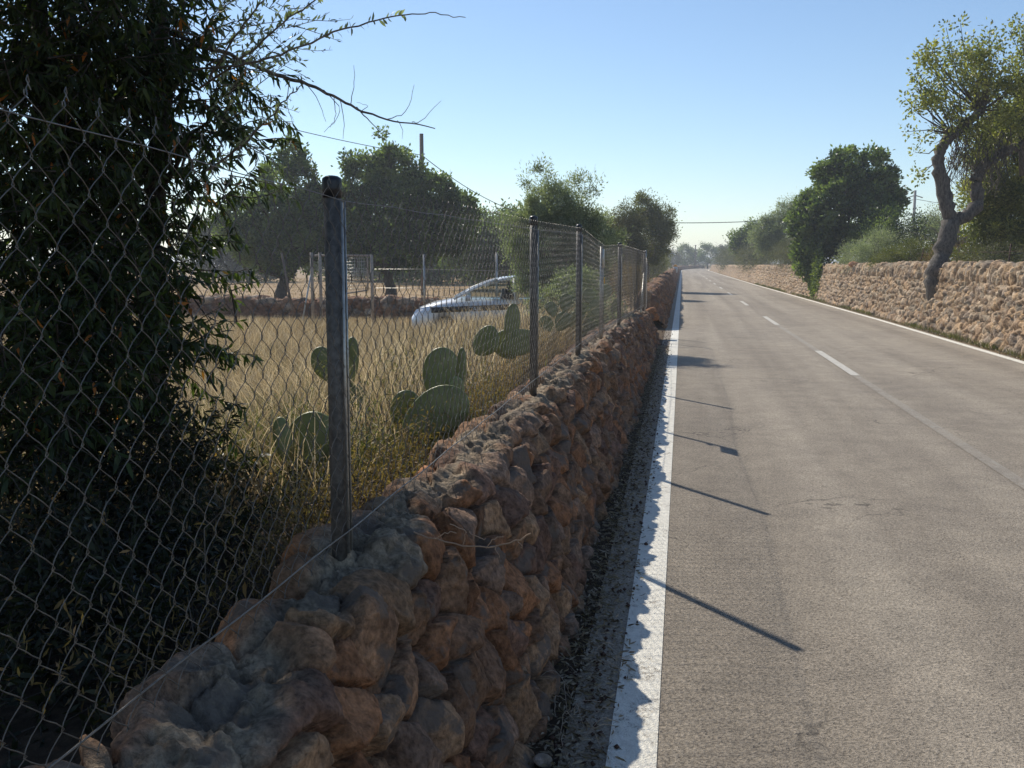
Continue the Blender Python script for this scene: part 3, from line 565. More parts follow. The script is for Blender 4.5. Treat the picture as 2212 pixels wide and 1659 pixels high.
tree('olive_tree', 'dusty olive tree just left of the round carob tree on the right', 'tree', (7.2, 72, 1.2), (0, 0, 0.9), [bl(0, 0, 2.3, 1.9, 1.4, 1.7), bl(0.4, 0, 3.9, 1.0, 0.8, 1.1), bl(-1.3, 0, 2.3, 1.1, 1, 1.3), bl(1.2, 0, 3.2, 1.0, .9, 1.2)], 200, 34000, 0.16, 0.36, m_leafO, r0=0.14, seed=90, aspect=0.3)
tree('carob_tree', 'small dark carob tree farther left along the right wall', 'tree', (7.2, 98, 0.9), (-0.6, 0, 0.9), [bl(0, 0, 2.4, 2.2, 1.6, 1.6), bl(1.2, 0, 3.5, 1.1, 0.9, 1.0), bl(-1.5, 0, 2.7, 1.1, 1, 1.1), bl(-0.5, 0, 3.6, 0.8, 0.6, 0.8)], 170, 24000, 0.22, 0.42, m_carob, r0=0.2, seed=91)
tree('almond_tree', 'thin bare almond tree seen behind the crooked trunk', 'tree', (11.2, 43, 1.3), (0, 0, 1.0), [bl(0, 0, 2.0, 1.5, 1.0, 0.8), bl(-1.2, 0, 1.6, 0.9, 0.8, 0.6)], 90, 3800, 0.09, 0.28, m_leafO, m_bark2, r0=0.1, seed=92, aspect=0.35, twigs=1.0, nlimb=25)
# crooked carob with bare lower limbs
g = np.random.default_rng(101)
CT = empty('crooked_carob_tree', (6.6, 27.7, 0.8), 'crooked forked carob tree growing out of the right wall with a bare twisting trunk', 'tree')
L1 = [(7.15, 27.9, 0.35), (6.72, 27.7, 0.85), (6.68, 27.65, 1.4), (6.86, 27.83, 2.01), (7.06, 27.96, 2.74)]
L2 = [(7.06, 27.96, 2.74), (6.93, 28.0, 3.24), (6.74, 28.05, 3.97), (6.68, 28.12, 4.53), (6.89, 28.21, 4.96), (7.34, 28.33, 5.3), (7.8, 28.5, 5.7)]
L3 = [(7.06, 27.96, 2.74), (7.49, 28.06, 2.93), (7.79, 28.15, 3.24), (7.69, 28.2, 3.79), (7.80, 28.26, 4.2), (8.19, 28.38, 4.5), (8.9, 28.6, 4.8)]
def refine(L, k=5, j=0.015):
    L = np.array(L); t = np.arange(len(L)); tt = np.linspace(0, len(L) - 1, (len(L) - 1) * k + 1); P = np.stack([np.interp(tt, t, L[:, c]) for c in range(3)], 1)
    for _ in range(3): P[1:-1] = (P[:-2] + 2 * P[1:-1] + P[2:]) / 4
    return P + g.normal(0, j, P.shape)
b = MB(); P1 = refine(L1); b.tube(P1, np.linspace(0.32, 0.22, len(P1)) * (1 + g.normal(0, 0.10, len(P1))), 12)
P2 = refine(L2); b.tube(P2, np.linspace(0.20, 0.11, len(P2)) * (1 + g.normal(0, 0.11, len(P2))), 10)
P3 = refine(L3); b.tube(P3, np.linspace(0.19, 0.12, len(P3)) * (1 + g.normal(0, 0.11, len(P3))), 10)
hub = [np.array((7.3, 28.3, 5.3)), np.array((7.8, 28.5, 5.7)), np.array((8.9, 28.6, 4.8)), np.array((9.4, 28.8, 5.8)), np.array((7.0, 28.2, 5.1))]
b.tube([hub[2], hub[3], (9.2, 28.9, 7.0)], [0.11, 0.09, 0.04], 7); b.tube([(9.0, 28.7, 4.0), (8.9, 28.6, 4.8), (9.0, 28.7, 5.7)], 0.09, 7)
blobs = [(7.0, 28.3, 6.7, 0.95, 0.9, 1.15), (8.2, 28.6, 6.9, 1.2, 1.0, 1.0), (6.6, 28.2, 5.7, 0.7, 0.7, 0.6), (8.3, 28.6, 5.6, 1.2, 1.0, 0.9), (9.3, 28.8, 6.2, 1.2, 1.0, 1.6), (7.3, 28.3, 4.9, 0.9, 0.6, 0.6)]
C, d = sample_blobs(blobs, 330, g, 0.5); 
tips = [(5.83, 28.1, 5.15), (5.75, 28.1, 6.05), (5.95, 28.1, 6.65), (6.75, 28.3, 7.85), (7.1, 28.3, 7.95), (6.1, 28.1, 4.6), (6.3, 28.2, 5.0), (7.9, 28.5, 7.85), (8.6, 28.6, 7.95), (6.35, 28.2, 7.35), (6.2, 28.2, 4.1), (6.25, 28.2, 3.95)]
C = np.vstack([C, np.array(tips)])
for q, c in enumerate(C):
    if q % 2 == 0 or q >= 330:
        h = hub[int(np.argmin([np.linalg.norm(c - x) for x in hub]))]; m1 = h + (c - h) * 0.5 + g.normal(size=3) * 0.14 + np.array([0, 0, -0.08])
        b.tube([h, m1, c], [0.022, 0.014, 0.006], 4, cap=False)
for q in range(170):                                   # tangle of dead hanging twigs
    p = np.array([g.uniform(7.0, 8.4), 28.3 + g.normal(0, 0.3), g.uniform(4.2, 5.2)]); b.tube([p, p + np.array([g.normal(0, 0.12), g.normal(0, 0.1), -0.35]), p + np.array([g.normal(0, 0.2), g.normal(0, 0.1), -0.85])], [0.013, 0.009, 0.004], 3, cap=False)
b.build('trunk', bark('carob_bark', (0.04, 0.033, 0.028), (0.17, 0.145, 0.12)), CT)
kk = g.integers(0, len(C), 12500); off = g.normal(size=(12500, 3)) * 0.095; V, F, R = leaf_mesh(C[kk] + off, unit(off) + g.normal(size=(12500, 3)) * 0.5, 0.105, 0.06, g=g)
mesh_obj('crown', V, F, m_carob2, CT, {'rnd': R}, smooth=False)
CT.scale = (0.95, 0.95, 0.95); CT.location = Vector((0, 0, CAMZ)) + (CT.location - Vector((0, 0, CAMZ))) * 0.95
tree('hanging_carob_tree', 'yellow green tree mass hanging over the wall at the right edge of the picture', 'tree', (8.9, 30.0, 1.3), (0.2, 0, 1.8),
     [bl(0.0, 0, 3.2, 0.8, 1.0, 1.5), bl(-0.3, 0, 2.2, 0.7, 0.8, 1.3), bl(0.3, 0, 1.3, 0.9, 0.9, 1.3), bl(0.6, 0, 4.4, 0.9, 0.9, 0.9), bl(1.5, 0, 4.0, 1.0, 1.0, 1.6), bl(1.6, 0, 2.0, 1.1, 1.0, 1.8)], 420, 90000, 0.095, 0.22, m_carob2, r0=0.14, seed=93, shell=0.3)
# rusty pickets behind the right wall
m_rust = simple('rusty_iron', (0.09, 0.05, 0.035), 0.8, 0.3)
b0 = None
PK = [(7.1, 29.2, 0.10, 'rusty picket leaning right, first one left of the crooked trunk'), (7.1, 31.6, 0.14, 'rusty picket leaning right, farther left from the crooked trunk'), (7.2, 23.6, 0.05, 'rusty picket standing right of the crooked trunk'), (7.2, 21.4, 0.12, 'rusty picket by the pale loose rock toward the right edge'), (7.25, 19.7, 0.2, 'leaning rusty picket closest to the right edge of the picture')]
for x, y, ln, lb in PK:
    b = MB(); b.tube([(x, y, 1.3), (x + ln * 0.5, y, 1.7), (x + ln, y, 2.1)], 0.016, 6); tag(b.build('picket', m_rust, origin=(x, y, 1.3)), lb, 'picket', 'rusty pickets on the right wall')
b = MB()
for z in (1.62, 1.95): b.tube([(7.2, 18, z), (7.22, 24, z - 0.03), (7.15, 32, z)], 0.0035, 4)
tag(b.build('barbed_wire', m_rust, origin=(7.2, 24, 1.6)), 'thin rusty wires strung along the pickets above the right wall', 'wire')
# ------------------------------------------------------------------ foreground tree and thicket
g = np.random.default_rng(201)
def twig(b, LP, p, d, ln, r, leafL, gap, curl, droop=0.5, rl=None):
    n = max(3, int(ln / 0.07)); P = [np.array(p, float)]; d = unit(np.array(d, float))
    for q in range(n):
        d = unit(d + g.normal(size=3) * curl + np.array([0, 0, -0.02])); P.append(P[-1] + d * ln / n)
    P = np.array(P); b.tube(P, np.linspace(r, r * 0.35, len(P)), 4, cap=False)
    m = int(ln / gap)
    for q in range(m):
        t = (q + g.random()) / m * (len(P) - 1); i = min(int(t), len(P) - 2); c = P[i] + (P[i + 1] - P[i]) * (t - i)
        dd = unit(P[i + 1] - P[i]) * 0.5 + g.normal(size=3) * 0.5 + np.array([0, 0, -droop]); LP.append((c, dd, leafL * g.uniform(0.6, 1.2)))
    return P
def leaves_from(LP, aspect, name, mat, parent, near=True):
    P = np.array([x[0] for x in LP]); D = np.array([x[1] for x in LP]); L = np.array([x[2] for x in LP])
    V, F, R = leaf_mesh(P, D, L, L * aspect, near=near, g=g); return mesh_obj(name, V, F, mat, parent, {'rnd': R}, smooth=True)
tb = at(352, 1050, 5.2); tb[2] = 0.35
AT = empty('almond_tree', tb, 'tall dark almond tree with drooping leaves behind the fence at the left edge', 'tree')
b = MB(); LP = []
tr = [tb, at(330, 800, 5.1), at(325, 600, 5.0), at(332, 420, 5.0), at(350, 250, 5.0), at(340, 60, 5.0), at(345, -150, 5.0), at(300, -420, 5.0)]
tr = refine(tr, 5, 0.006); b.tube(tr, np.linspace(0.065, 0.035, len(tr)) * (1 + g.normal(0, 0.05, len(tr))), 10)
tr2 = refine([tb + np.array([-0.5, -0.2, 0]), at(200, 700, 4.9), at(120, 300, 4.8), at(60, -100, 4.8), at(100, -500, 4.8)], 4, 0.01); b.tube(tr2, np.linspace(0.07, 0.035, len(tr2)), 9)
vol = [  # px,py,depth, radii(m) , number of twigs
 (60, 60, 4.6, 0.60, 0.5, 0.45, 150), (60, 330, 4.6, 0.45, 0.45, 0.40, 130), (200, 180, 4.7, 0.40, 0.4, 0.42, 110), (40, 600, 4.4, 0.42, 0.4, 0.42, 130), (180, 480, 4.7, 0.26, 0.4, 0.30, 60),
 (310, 90, 4.8, 0.34, 0.4, 0.30, 62), (440, 180, 4.8, 0.22, 0.25, 0.22, 36), (480, 290, 4.8, 0.16, 0.2, 0.13, 20), (420, 390, 4.9, 0.20, 0.25, 0.18, 30), (300, 380, 4.9, 0.24, 0.3, 0.26, 34), (270, 560, 4.8, 0.28, 0.3, 0.25, 50), (390, 560, 4.9, 0.14, 0.25, 0.22, 18),
 (330, 700, 4.6, 0.20, 0.3, 0.26, 52), (180, 760, 4.4, 0.35, 0.35, 0.28, 80), (60, 880, 4.0, 0.35, 0.35, 0.28, 60), (395, 800, 4.5, 0.10, 0.2, 0.28, 20),
 (100, -250, 5.0, 1.1, 1.0, 0.6, 170), (-300, 200, 5.0, 0.8, 0.9, 1.6, 150), (350, -300, 5.2, 0.8, 0.9, 0.5, 90), (-500, -400, 5.5, 1.0, 1.2, 1.2, 120)]
limbpts = np.vstack([tr, tr2])
for (px, py, dd, rx, ry, rz, nt_) in vol:
    c = at(px, py, dd)
    nl_ = 3
    for q in range(nl_):
        e = c + g.normal(size=3) * np.array([rx, ry, rz]) * 0.5; hh = limbpts[np.argmin(np.linalg.norm(limbpts - e, axis=1) + g.random(len(limbpts)) * 0.3)]
        b.tube([hh, (hh + e) / 2 + g.normal(size=3) * 0.05 + np.array([0, 0, 0.05]), e], [0.018, 0.012, 0.005], 5, cap=False)
    for q in range(int(nt_ * (1.8 if px < 205 or py < 0 else 0.95))):
        d = unit(g.normal(size=3)); p = c + d * np.array([rx, ry, rz]) * g.random() ** 0.4
        twig(b, LP, p, d * 0.5 + g.normal(size=3) * 0.6 + np.array([0.1, 0, 0.1]), g.uniform(0.15, 0.4), 0.0035, 0.075, 0.013, 0.16, 0.8)
for q in range(230):                                   # dead bare twigs through the crown
    vv = vol[int(g.choice([0, 1, 2, 3, 4, 5, 9, 10, 12, 13, 14]))]; p = at(vv[0], vv[1], vv[2]) + g.normal(size=3) * np.array(vv[3:6]) * 0.6; d = unit(g.normal(size=3) + np.array([0.2, 0, 0.5])); L_ = g.uniform(0.15, 0.4)
    b.tube([p, p + d * L_ * 0.5 + g.normal(size=3) * 0.03, p + d * L_ + g.normal(size=3) * 0.06], [0.005, 0.0035, 0.001], 4, cap=False)
# unseen crown leaves added overhead and past the camera to block sky light
for (cx, cy, cz, rx, ry, rz, nn) in [(-2.6, 2.2, 4.1, 1.3, 1.6, 0.8, 15000), (-3.6, 4.2, 4.4, 1.6, 1.6, 1.2, 16000), (-3.4, 0.6, 3.2, 1.2, 1.6, 1.5, 13000), (-4.6, 2.5, 2.4, 1.0, 2.0, 1.8, 12000)]:
    e = np.array([cx, cy, cz]); b.tube([tr[-1], (tr[-1] + e) / 2 + np.array([0, 0, 0.2]), e], [0.03, 0.02, 0.008], 5)
    cc = e + unit(g.normal(size=(90, 3))) * np.array([rx, ry, rz]) * (g.random((90, 1)) ** 0.4); k_ = g.integers(0, 90, nn); Pq = cc[k_] + g.normal(size=(nn, 3)) * 0.17
    LP += list(zip(Pq, g.normal(size=(nn, 3)) + np.array([0, 0, -0.5]), g.uniform(0.07, 0.12, nn)))
b.build('trunk', m_bark, AT); leaves_from(LP, 0.23, 'crown', m_leafA, AT)
# bare and leafy shoots reaching right over the fence
AB = MB(); LPb = []
def poly(b, pts, r0, r1, k=6, j=0.003): P = refine(pts, k, j); b.tube(P, np.linspace(r0, r1, len(P)), 5, cap=False); return P
h1 = poly(AB, [at(340, 60, 4.9), at(480, 110, 4.4), at(600, 165, 4.2), at(680, 185, 4.1), at(760, 230, 4.05), at(830, 258, 4.0), at(940, 275, 4.0)], 0.012, 0.002)
for (a, bq, c, r) in [((770, 232), (800, 265), (822, 285), .003), ((835, 258), (880, 245), (895, 182), .002), ((890, 262), (905, 268), (952, 218), .002), ((660, 182), (690, 215), (703, 262), .002), ((700, 195), (745, 240), (700, 285), .002), ((735, 215), (745, 260), (742, 300), .002), ((625, 172), (618, 230), (640, 280), .002), ((757, 228), (765, 190), (765, 140), .002),
                       ((720, 205), (728, 250), (712, 275), .002), ((780, 240), (800, 228), (770, 222), .0015), ((860, 262), (870, 280), (868, 300), .0015), ((470, 380), (500, 405), (545, 385), .002)]:
    poly(AB, [at(*a, 4.05), at(*bq, 4.05), at(*c, 4.1)], r, r * 0.4, 4, 0.002)
s1 = poly(AB, [at(420, 150, 4.5), at(540, 140, 4.0), at(640, 105, 3.9), at(740, 62, 3.9), at(850, 33, 3.9), at(930, 28, 3.9), at(1005, 38, 3.9)], 0.006, 0.0015)
s2 = poly(AB, [at(430, 190, 4.5), at(520, 130, 4.1), at(600, 60, 4.0), at(680, 0, 4.0), at(740, -50, 4.0)], 0.006, 0.002)
s3 = poly(AB, [at(450, 370, 4.5), at(540, 300, 4.3), at(600, 230, 4.1), at(660, 180, 4.1)], 0.006, 0.002)
s4 = poly(AB, [at(450, 170, 4.5), at(520, 60, 4.2), at(560, 10, 4.1), at(600, -40, 4.1)], 0.006, 0.002)
for S_, gap, f0, f1 in ((s1, 1, 0.1, 0.72), (s2, 1, 0.1, 0.9), (s3, 1, 0.0, 0.9), (s4, 1, 0.1, 0.9)):
    n = len(S_)
    for q in range(int(n * f0), int(n * f1)):
        for e in range(3):
            c = S_[q] + (S_[min(q + 1, n - 1)] - S_[q]) * g.random(); LPb.append((c, np.array([g.normal(0, 0.35), g.normal(0, 0.35), g.choice([1.0, 1.0, -1.0])]) + unit(S_[min(q + 1, n - 1)] - S_[q - 1]) * 0.7, g.uniform(0.022, 0.042)))
for q in range(85):                                    # small side shoots with oval leaves
    px, py = g.uniform(430, 640), g.uniform(0, 330); 
    if px > 560 and py > 130: continue
    p = at(px, py, g.uniform(4.0, 4.7)); tw = twig(AB, LPb, p, np.array([0.7, g.normal() * 0.3, g.normal(0.2, 0.5)]), g.uniform(0.12, 0.28), 0.002, 0.035, 0.02, 0.1, -0.2)
OB = AB.build('branch', m_bark2, AT)
leaves_from(LPb, 0.34, 'shoot_leaves', m_leafO, AT)
LPc = []; b = MB()
for q in range(34):
    p = at(g.uniform(470, 600), g.uniform(180, 280), 4.4); 
    if p[2] < 2.15 - 0: pass
    LPc.append((p, np.array([g.normal(0, 0.2), g.normal(0, 0.2), -1.0]), g.uniform(0.07, 0.10)))
# dark thicket under the tree
TK = empty('thicket', (-2.5, 3.6, 0.4), 'dense dark undergrowth tangle behind the fence at lower left', 'thicket')
b = MB(); LP = []
vol = [(120, 1000, 4.2, 0.42, 0.35, 0.22, 150), (330, 980, 4.4, 0.28, 0.3, 0.18, 90), (420, 1030, 4.5, 0.14, 0.2, 0.2, 40), (60, 1200, 3.6, 0.35, 0.35, 0.22, 120), (300, 1180, 4.0, 0.35, 0.3, 0.16, 110), (60, 1430, 3.0, 0.30, 0.3, 0.18, 80), (-200, 900, 3.8, 0.5, 0.6, 0.5, 120), (180, 1300, 3.3, 0.35, 0.4, 0.14, 110), (420, 1200, 3.9, 0.3, 0.3, 0.12, 80), (0, 1580, 2.6, 0.35, 0.35, 0.12, 70), (330, 1420, 3.0, 0.22, 0.3, 0.08, 50), (500, 1080, 4.6, 0.22, 0.25, 0.14, 40), (250, 1380, 3.3, 0.25, 0.25, 0.10, 60)]
for (px, py, dd, rx, ry, rz, nt_) in vol:
    c = at(px, py, dd)
    for q in range(int(nt_ * 1.6)):
        d = unit(g.normal(size=3)); p = c + d * np.array([rx, ry, rz]) * g.random() ** 0.4
        twig(b, LP, p, d * 0.5 + g.normal(size=3) * 0.7 + np.array([0, 0, 0.3]), g.uniform(0.12, 0.35), 0.0028, 0.045, 0.014, 0.2, 0.3)
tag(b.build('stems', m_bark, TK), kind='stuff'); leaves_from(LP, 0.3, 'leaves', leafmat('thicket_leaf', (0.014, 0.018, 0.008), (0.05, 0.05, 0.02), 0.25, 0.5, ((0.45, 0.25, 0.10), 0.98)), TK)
# ------------------------------------------------------------------ prickly pears
def cactusmat():
    m, n, l = newmat('prickly_pear_skin'); b = n['Principled BSDF']; p = world_pos(n)
    v = noise(n, l, 9, 4, 0.6, p); c = ramp(n, l, v, 0.3, (0.15, 0.165, 0.05), 0.7, (0.26, 0.27, 0.10))
    vo = n.new('ShaderNodeTexVoronoi'); vo.inputs['Scale'].default_value = 26; l.new(p, vo.inputs['Vector'])
    c = mix(n, l, ramp(n, l, vo.outputs[0], 0.12, (0.9, 0.9, 0.9), 0.22, K3), c, (0.42, 0.36, 0.22)); v2 = noise(n, l, 28, 5, 0.7, p); c = mix(n, l, ramp(n, l, v2, 0.60, K3, 0.68, (0.7, 0.7, 0.7)), c, (0.27, 0.22, 0.13))
    l.new(c, b.inputs['Base Color']); b.inputs['Roughness'].default_value = 0.45; l.new(bump(n, l, vo.outputs[0], 0.2, 0.01), b.inputs['Normal'])
    b.inputs['Subsurface Weight'].default_value = 0.0; return m
m_cac = cactusmat()
def pad(c, h, wd, th, up, face, parent):
    """disc pad: c centre, up axis, face normal"""
    up = unit(np.array(up, float)); face = np.array(face, float); face = unit(face - up * (face @ up)); side = np.cross(up, face)
    nr, na = 7, 28; V = []; 
    for sgn in (1,):
        pass
    ph = np.linspace(0, np.pi, 13); A_ = np.linspace(0, 2 * np.pi, na + 1)[:-1]
    for q in ph:
        rr = math.sin(q) ** 0.55 if 0 < q < math.pi else 0.0; zz_ = math.cos(q)
        zt = th / 2 * (abs(zz_) ** 0.8) * (1 if zz_ > 0 else -1)
        for a in A_:
            yv = math.sin(a); xw = math.cos(a) * (1 + 0.22 * yv - 0.10 * yv * yv); 
            V.append(np.array(c) + side * xw * wd / 2 * rr + up * yv * h / 2 * rr + face * zt)
    F = []
    for i in range(12):
        for j in range(na): F.append([i * na + j, (i + 1) * na + j, (i + 1) * na + (j + 1) % na, i * na + (j + 1) % na])
    return mesh_obj('pad', np.array(V), np.array(F), m_cac, parent)
def cactus(base, label, pads):
    """pads: (px,py,depth,height,width,tilt deg of the up axis to the right, facing yaw deg from the camera)"""
    e = empty('prickly_pear', base, label, 'cactus')
    for (px, py, d, h, wd, tilt, yaw) in pads:
        c = at(px, py, d); t = math.radians(tilt); up = (math.sin(t), 0.1, math.cos(t)); yw = math.radians(yaw - 8); face = (math.sin(yw), -math.cos(yw), 0.05)
        pad(c, h, wd, 0.032, up, face, e)
    return e
cactus(at(765, 880, 6.5), 'prickly pear with two upright pads showing on both sides of the nearest fence post', [(697, 786, 6.6, 0.24, 0.15, -12, 30), (759, 782, 6.5, 0.34, 0.10, 2, 15), (766, 868, 6.5, 0.24, 0.12, 8, 40), (745, 930, 6.5, 0.3, 0.2, -10, 20)])
cactus(at(945, 960, 5.6), 'large prickly pear with broad ribless pads just behind the wall top', [(951, 810, 5.7, 0.33, 0.21, 8, 20), (995, 805, 5.7, 0.30, 0.065, 3, 5), (940, 893, 5.5, 0.42, 0.27, 62, 5), (872, 880, 5.7, 0.22, 0.16, 30, 35), (985, 850, 5.6, 0.2, 0.12, 0, 60), (960, 945, 5.6, 0.3, 0.24, 20, 10)])
cactus(at(1105, 830, 8.0), 'prickly pear with a tall narrow pad just left of the second fence post', [(1052, 738, 8.0, 0.22, 0.27, -60, 15), (1106, 702, 8.0, 0.36, 0.14, 4, 40), (1118, 742, 8.0, 0.32, 0.21, 70, 15), (1095, 745, 8.1, 0.26, 0.24, -30, 10)])
cactus(at(1215, 730, 12.0), 'dusty prickly pear clump between the second and third fence posts', [(1192, 668, 12, 0.2, 0.15, -20, 30), (1222, 655, 12, 0.24, 0.16, 5, 10), (1215, 695, 12, 0.26, 0.2, 30, 20), (1182, 700, 12.2, 0.24, 0.17, -40, 40), (1238, 690, 12.1, 0.22, 0.12, 20, 50)])
cactus(at(1290, 720, 15.5), 'pale prickly pear clump seen behind the plate on the fence', [(1272, 640, 15.5, 0.26, 0.2, -10, 20), (1308, 632, 15.5, 0.28, 0.2, 15, 10), (1290, 665, 15.5, 0.3, 0.24, 0, 20), (1330, 660, 15.7, 0.26, 0.16, 30, 40)])
cactus(at(660, 1020, 4.9), 'prickly pear with a wide backlit pad left of the nearest fence post', [(610, 948, 4.8, 0.22, 0.09, -8, 25), (668, 950, 4.95, 0.32, 0.26, 62, 10)])
# ------------------------------------------------------------------ grass and weeds
def blades(name, P, H, Wd, mat, seed, lean=0.25):
    g_ = np.random.default_rng(seed); n = len(P); a = g_.random(n) * 6.28; S_ = np.stack([np.cos(a), np.sin(a), 0 * a], 1) * (Wd / 2)[:, None]
    ln = g_.normal(size=(n, 3)) * lean * H[:, None] * np.array([1, 1, 0]); up = np.array([0, 0, 1.])
    m_ = P + up * (H * 0.55)[:, None] + ln * 0.35; t_ = P + up * H[:, None] * 0.95 + ln
    V = np.stack([P - S_, P + S_, m_ + S_ * 0.8, m_ - S_ * 0.8, t_], 1).reshape(-1, 3); b_ = np.arange(n)[:, None] * 5
    R = np.repeat(np.clip(g_.normal(0.5, 0.22, n) + 0.5 * (fbm(np.stack([P[:, 0] * 0.5, P[:, 1] * 0.5, P[:, 0] * 0], -1), 3, 4)), 0, 1), 5)
    return mesh_obj(name, V, [b_ + np.array([[0, 1, 2, 3]]), b_ + np.array([[3, 2, 4]])], mat, attrs={'rnd': R}, smooth=False)
g = np.random.default_rng(301); n = 190000
yv = 3.6 + 24 * g.random(n) ** 1.25; fr = g.random(n); xv = -1.55 - fr * (0.75 * yv + 1.0) - 0.4 * (yv < 6)
keep = ~((xv > -5.6) & (xv < -2.6) & (yv > 19) & (yv < 21.5)); xv = xv[keep]; yv = yv[keep]; n = len(xv)
dn = vnoise(np.stack([xv * 0.7, yv * 0.7, xv * 0], -1), 5)
H = (0.26 + 0.42 * g.random(n)) * (0.7 + 0.6 * dn) * np.interp(yv, [3, 6, 12, 19, 23, 28], [0.6, 0.85, 1.1, 0.95, 0.35, 0.3]) * np.interp(xv, [-4, -1.5], [1, 0.6])
tag(blades('dry_grass', np.stack([xv, yv, gz(xv, yv) - 0.02], 1), H, 0.004 + 0.00045 * yv, m_grass, 302, 0.5), 'tall golden dry grass filling the plot behind the fence', 'grass', kind='stuff')
n = 14000; yv = 4.2 + 17 * g.random(n) ** 1.1; xv = -1.6 - g.random(n) * (0.75 * yv + 1.0); keep = ~((xv > -5.8) & (xv < -2.4) & (yv > 18.6) & (yv < 21.5)); xv = xv[keep]; yv = yv[keep]; n = len(xv)
tag(blades('tall_straw', np.stack([xv, yv, gz(xv, yv)], 1), g.uniform(0.4, 0.85, n) * np.interp(yv, [4, 8, 17, 21], [0.7, 1, 0.95, 0.7]), 0.004 + 0.00035 * yv, leafmat('pale_straw', (0.35, 0.27, 0.15), (0.85, 0.75, 0.52), 0.4, 0.5, tint=(1.1, 1.0, 0.85)), 305, 0.45), 'pale bent straw stems standing above the dry grass', 'straw', kind='stuff')
n = 16000; cc_ = np.stack([-2.2 - g.random(60) * 7, 4.5 + g.random(60) * 10], 1); kk_ = g.integers(0, 60, n); xv = cc_[kk_, 0] + g.normal(0, 0.35, n); yv = cc_[kk_, 1] + g.normal(0, 0.45, n)
tag(blades('green_weeds', np.stack([xv, yv, gz(xv, yv)], 1), g.uniform(0.2, 0.5, n), 0.006 + 0.0005 * yv, m_weed, 306, 0.5), 'patches of olive green weeds among the dry grass', 'weeds', kind='stuff')
n = 9000; yv = 40 + 55 * g.random(n); xv = -3 - 40 * g.random(n); tag(blades('stubble', np.stack([xv, yv, gz(xv, yv)], 1), g.uniform(0.05, 0.15, n), np.full(n, 0.05), m_grass, 303, 0.3), 'short golden stubble on the field beyond the back wall', 'stubble', kind='stuff')
# weeds at the wall back, wall tops and along the right verge
WD = [((-1.75, 5.0, 0.5), 0.55, 0.5, 0.22, 'green grey weeds around the foot of the nearest prickly pears', m_weed, 9000), ((-1.9, 7.3, 0.5), 0.5, 1.2, 0.25, 'straggly weeds behind the wall beside the tall narrow cactus pad', m_weed, 9000), ((-1.9, 11.0, 0.45), 0.45, 2.2, 0.3, 'brown dry weeds behind the fence near the third post', m_brown, 10000),
      ((-1.38, 3.5, 0.62), 0.16, 1.1, 0.16, 'reddish dry twigs tangled along the back edge of the wall by the nearest post', m_brown, 4500), ((-1.36, 6.2, 0.66), 0.14, 1.3, 0.14, 'dry brown stalks lying behind the wall top between the first two fence posts', m_brown, 4500),
      ((-1.6, 16.5, 0.4), 0.4, 2.5, 0.32, 'pale dry weeds behind the far part of the fence', m_weed, 10000)]
for (c, rx, ry, rz, lb, mt, n) in WD:
    e = empty('weed_clump', c, lb, 'weeds'); C = np.array(c) + g.normal(size=(140, 3)) * np.array([rx, ry, rz]) * 0.6; C[:, 2] = c[2] + abs(C[:, 2] - c[2])
    k_ = g.integers(0, 140, n); V, F, R = leaf_mesh(C[k_] + g.normal(size=(n, 3)) * 0.06, g.normal(size=(n, 3)) + np.array([0, 0, 0.8]), 0.035, 0.007, g=g); mesh_obj('leaves', V, F, mt, e, {'rnd': R}, smooth=False)
    b = MB()
    for q in C[::2]: b.tube([(q[0] + g.normal(0, 0.05), q[1] + g.normal(0, 0.05), c[2] - 0.1), q + g.normal(size=3) * 0.02, q + np.array([g.normal(0, 0.05), g.normal(0, 0.05), 0.1])], [0.003, 0.0025, 0.001], 3, cap=False)
    tag(b.build('stems', m_bark2, e), kind='stuff')
n = 5000; cy = 16 + 60 * g.random(70); kk_ = g.integers(0, 70, n); yv = cy[kk_] + g.normal(0, 0.35, n); xv = xr(yv) + 0.20 + g.normal(0, 0.05, n)
tag(blades('verge_grass', np.stack([xv, yv, 0 * xv], 1), g.uniform(0.04, 0.16, n), np.full(n, 0.012), m_weed, 307, 0.6), 'thin dusty grass along the foot of the sunlit right wall', 'grass', kind='stuff')
# leaf litter at the foot of the wall
n = 9000; yv = 1.8 + 18 * g.random(n) ** 1.6; xv = -0.37 + g.normal(0, 0.085, n); xv = np.minimum(xv, -0.2 + 0.02 * g.random(n)); P = np.stack([xv, yv, 0.012 + 0.012 * g.random(n)], 1)
V, F, R = leaf_mesh(P, g.normal(size=(n, 3)) * np.array([1, 1, 0.25]), g.uniform(0.02, 0.05, n), 0.009, near=True, g=g); tag(mesh_obj('leaf_litter', V, F, m_litter, attrs={'rnd': R}), 'fallen dry leaves gathered between the near wall and the white line', 'leaf litter', kind='stuff')
n = 2500; yv = 15 + 30 * g.random(n); xv = xr(yv) + 0.16 + g.normal(0, 0.05, n); P = np.stack([xv, yv, 0.015 + 0.01 * g.random(n)], 1)
V, F, R = leaf_mesh(P, g.normal(size=(n, 3)) * np.array([1, 1, 0.25]), 0.05, 0.02, near=True, g=g); tag(mesh_obj('verge_debris', V, F, m_litter, attrs={'rnd': R}), 'leaves and crumbs along the foot of the right wall', 'debris', kind='stuff')
n = 900; yv = 2.5 + 22 * g.random(n) ** 1.4; xv = np.minimum(-0.33 + g.normal(0, 0.07, n), -0.16); V = []; F = []
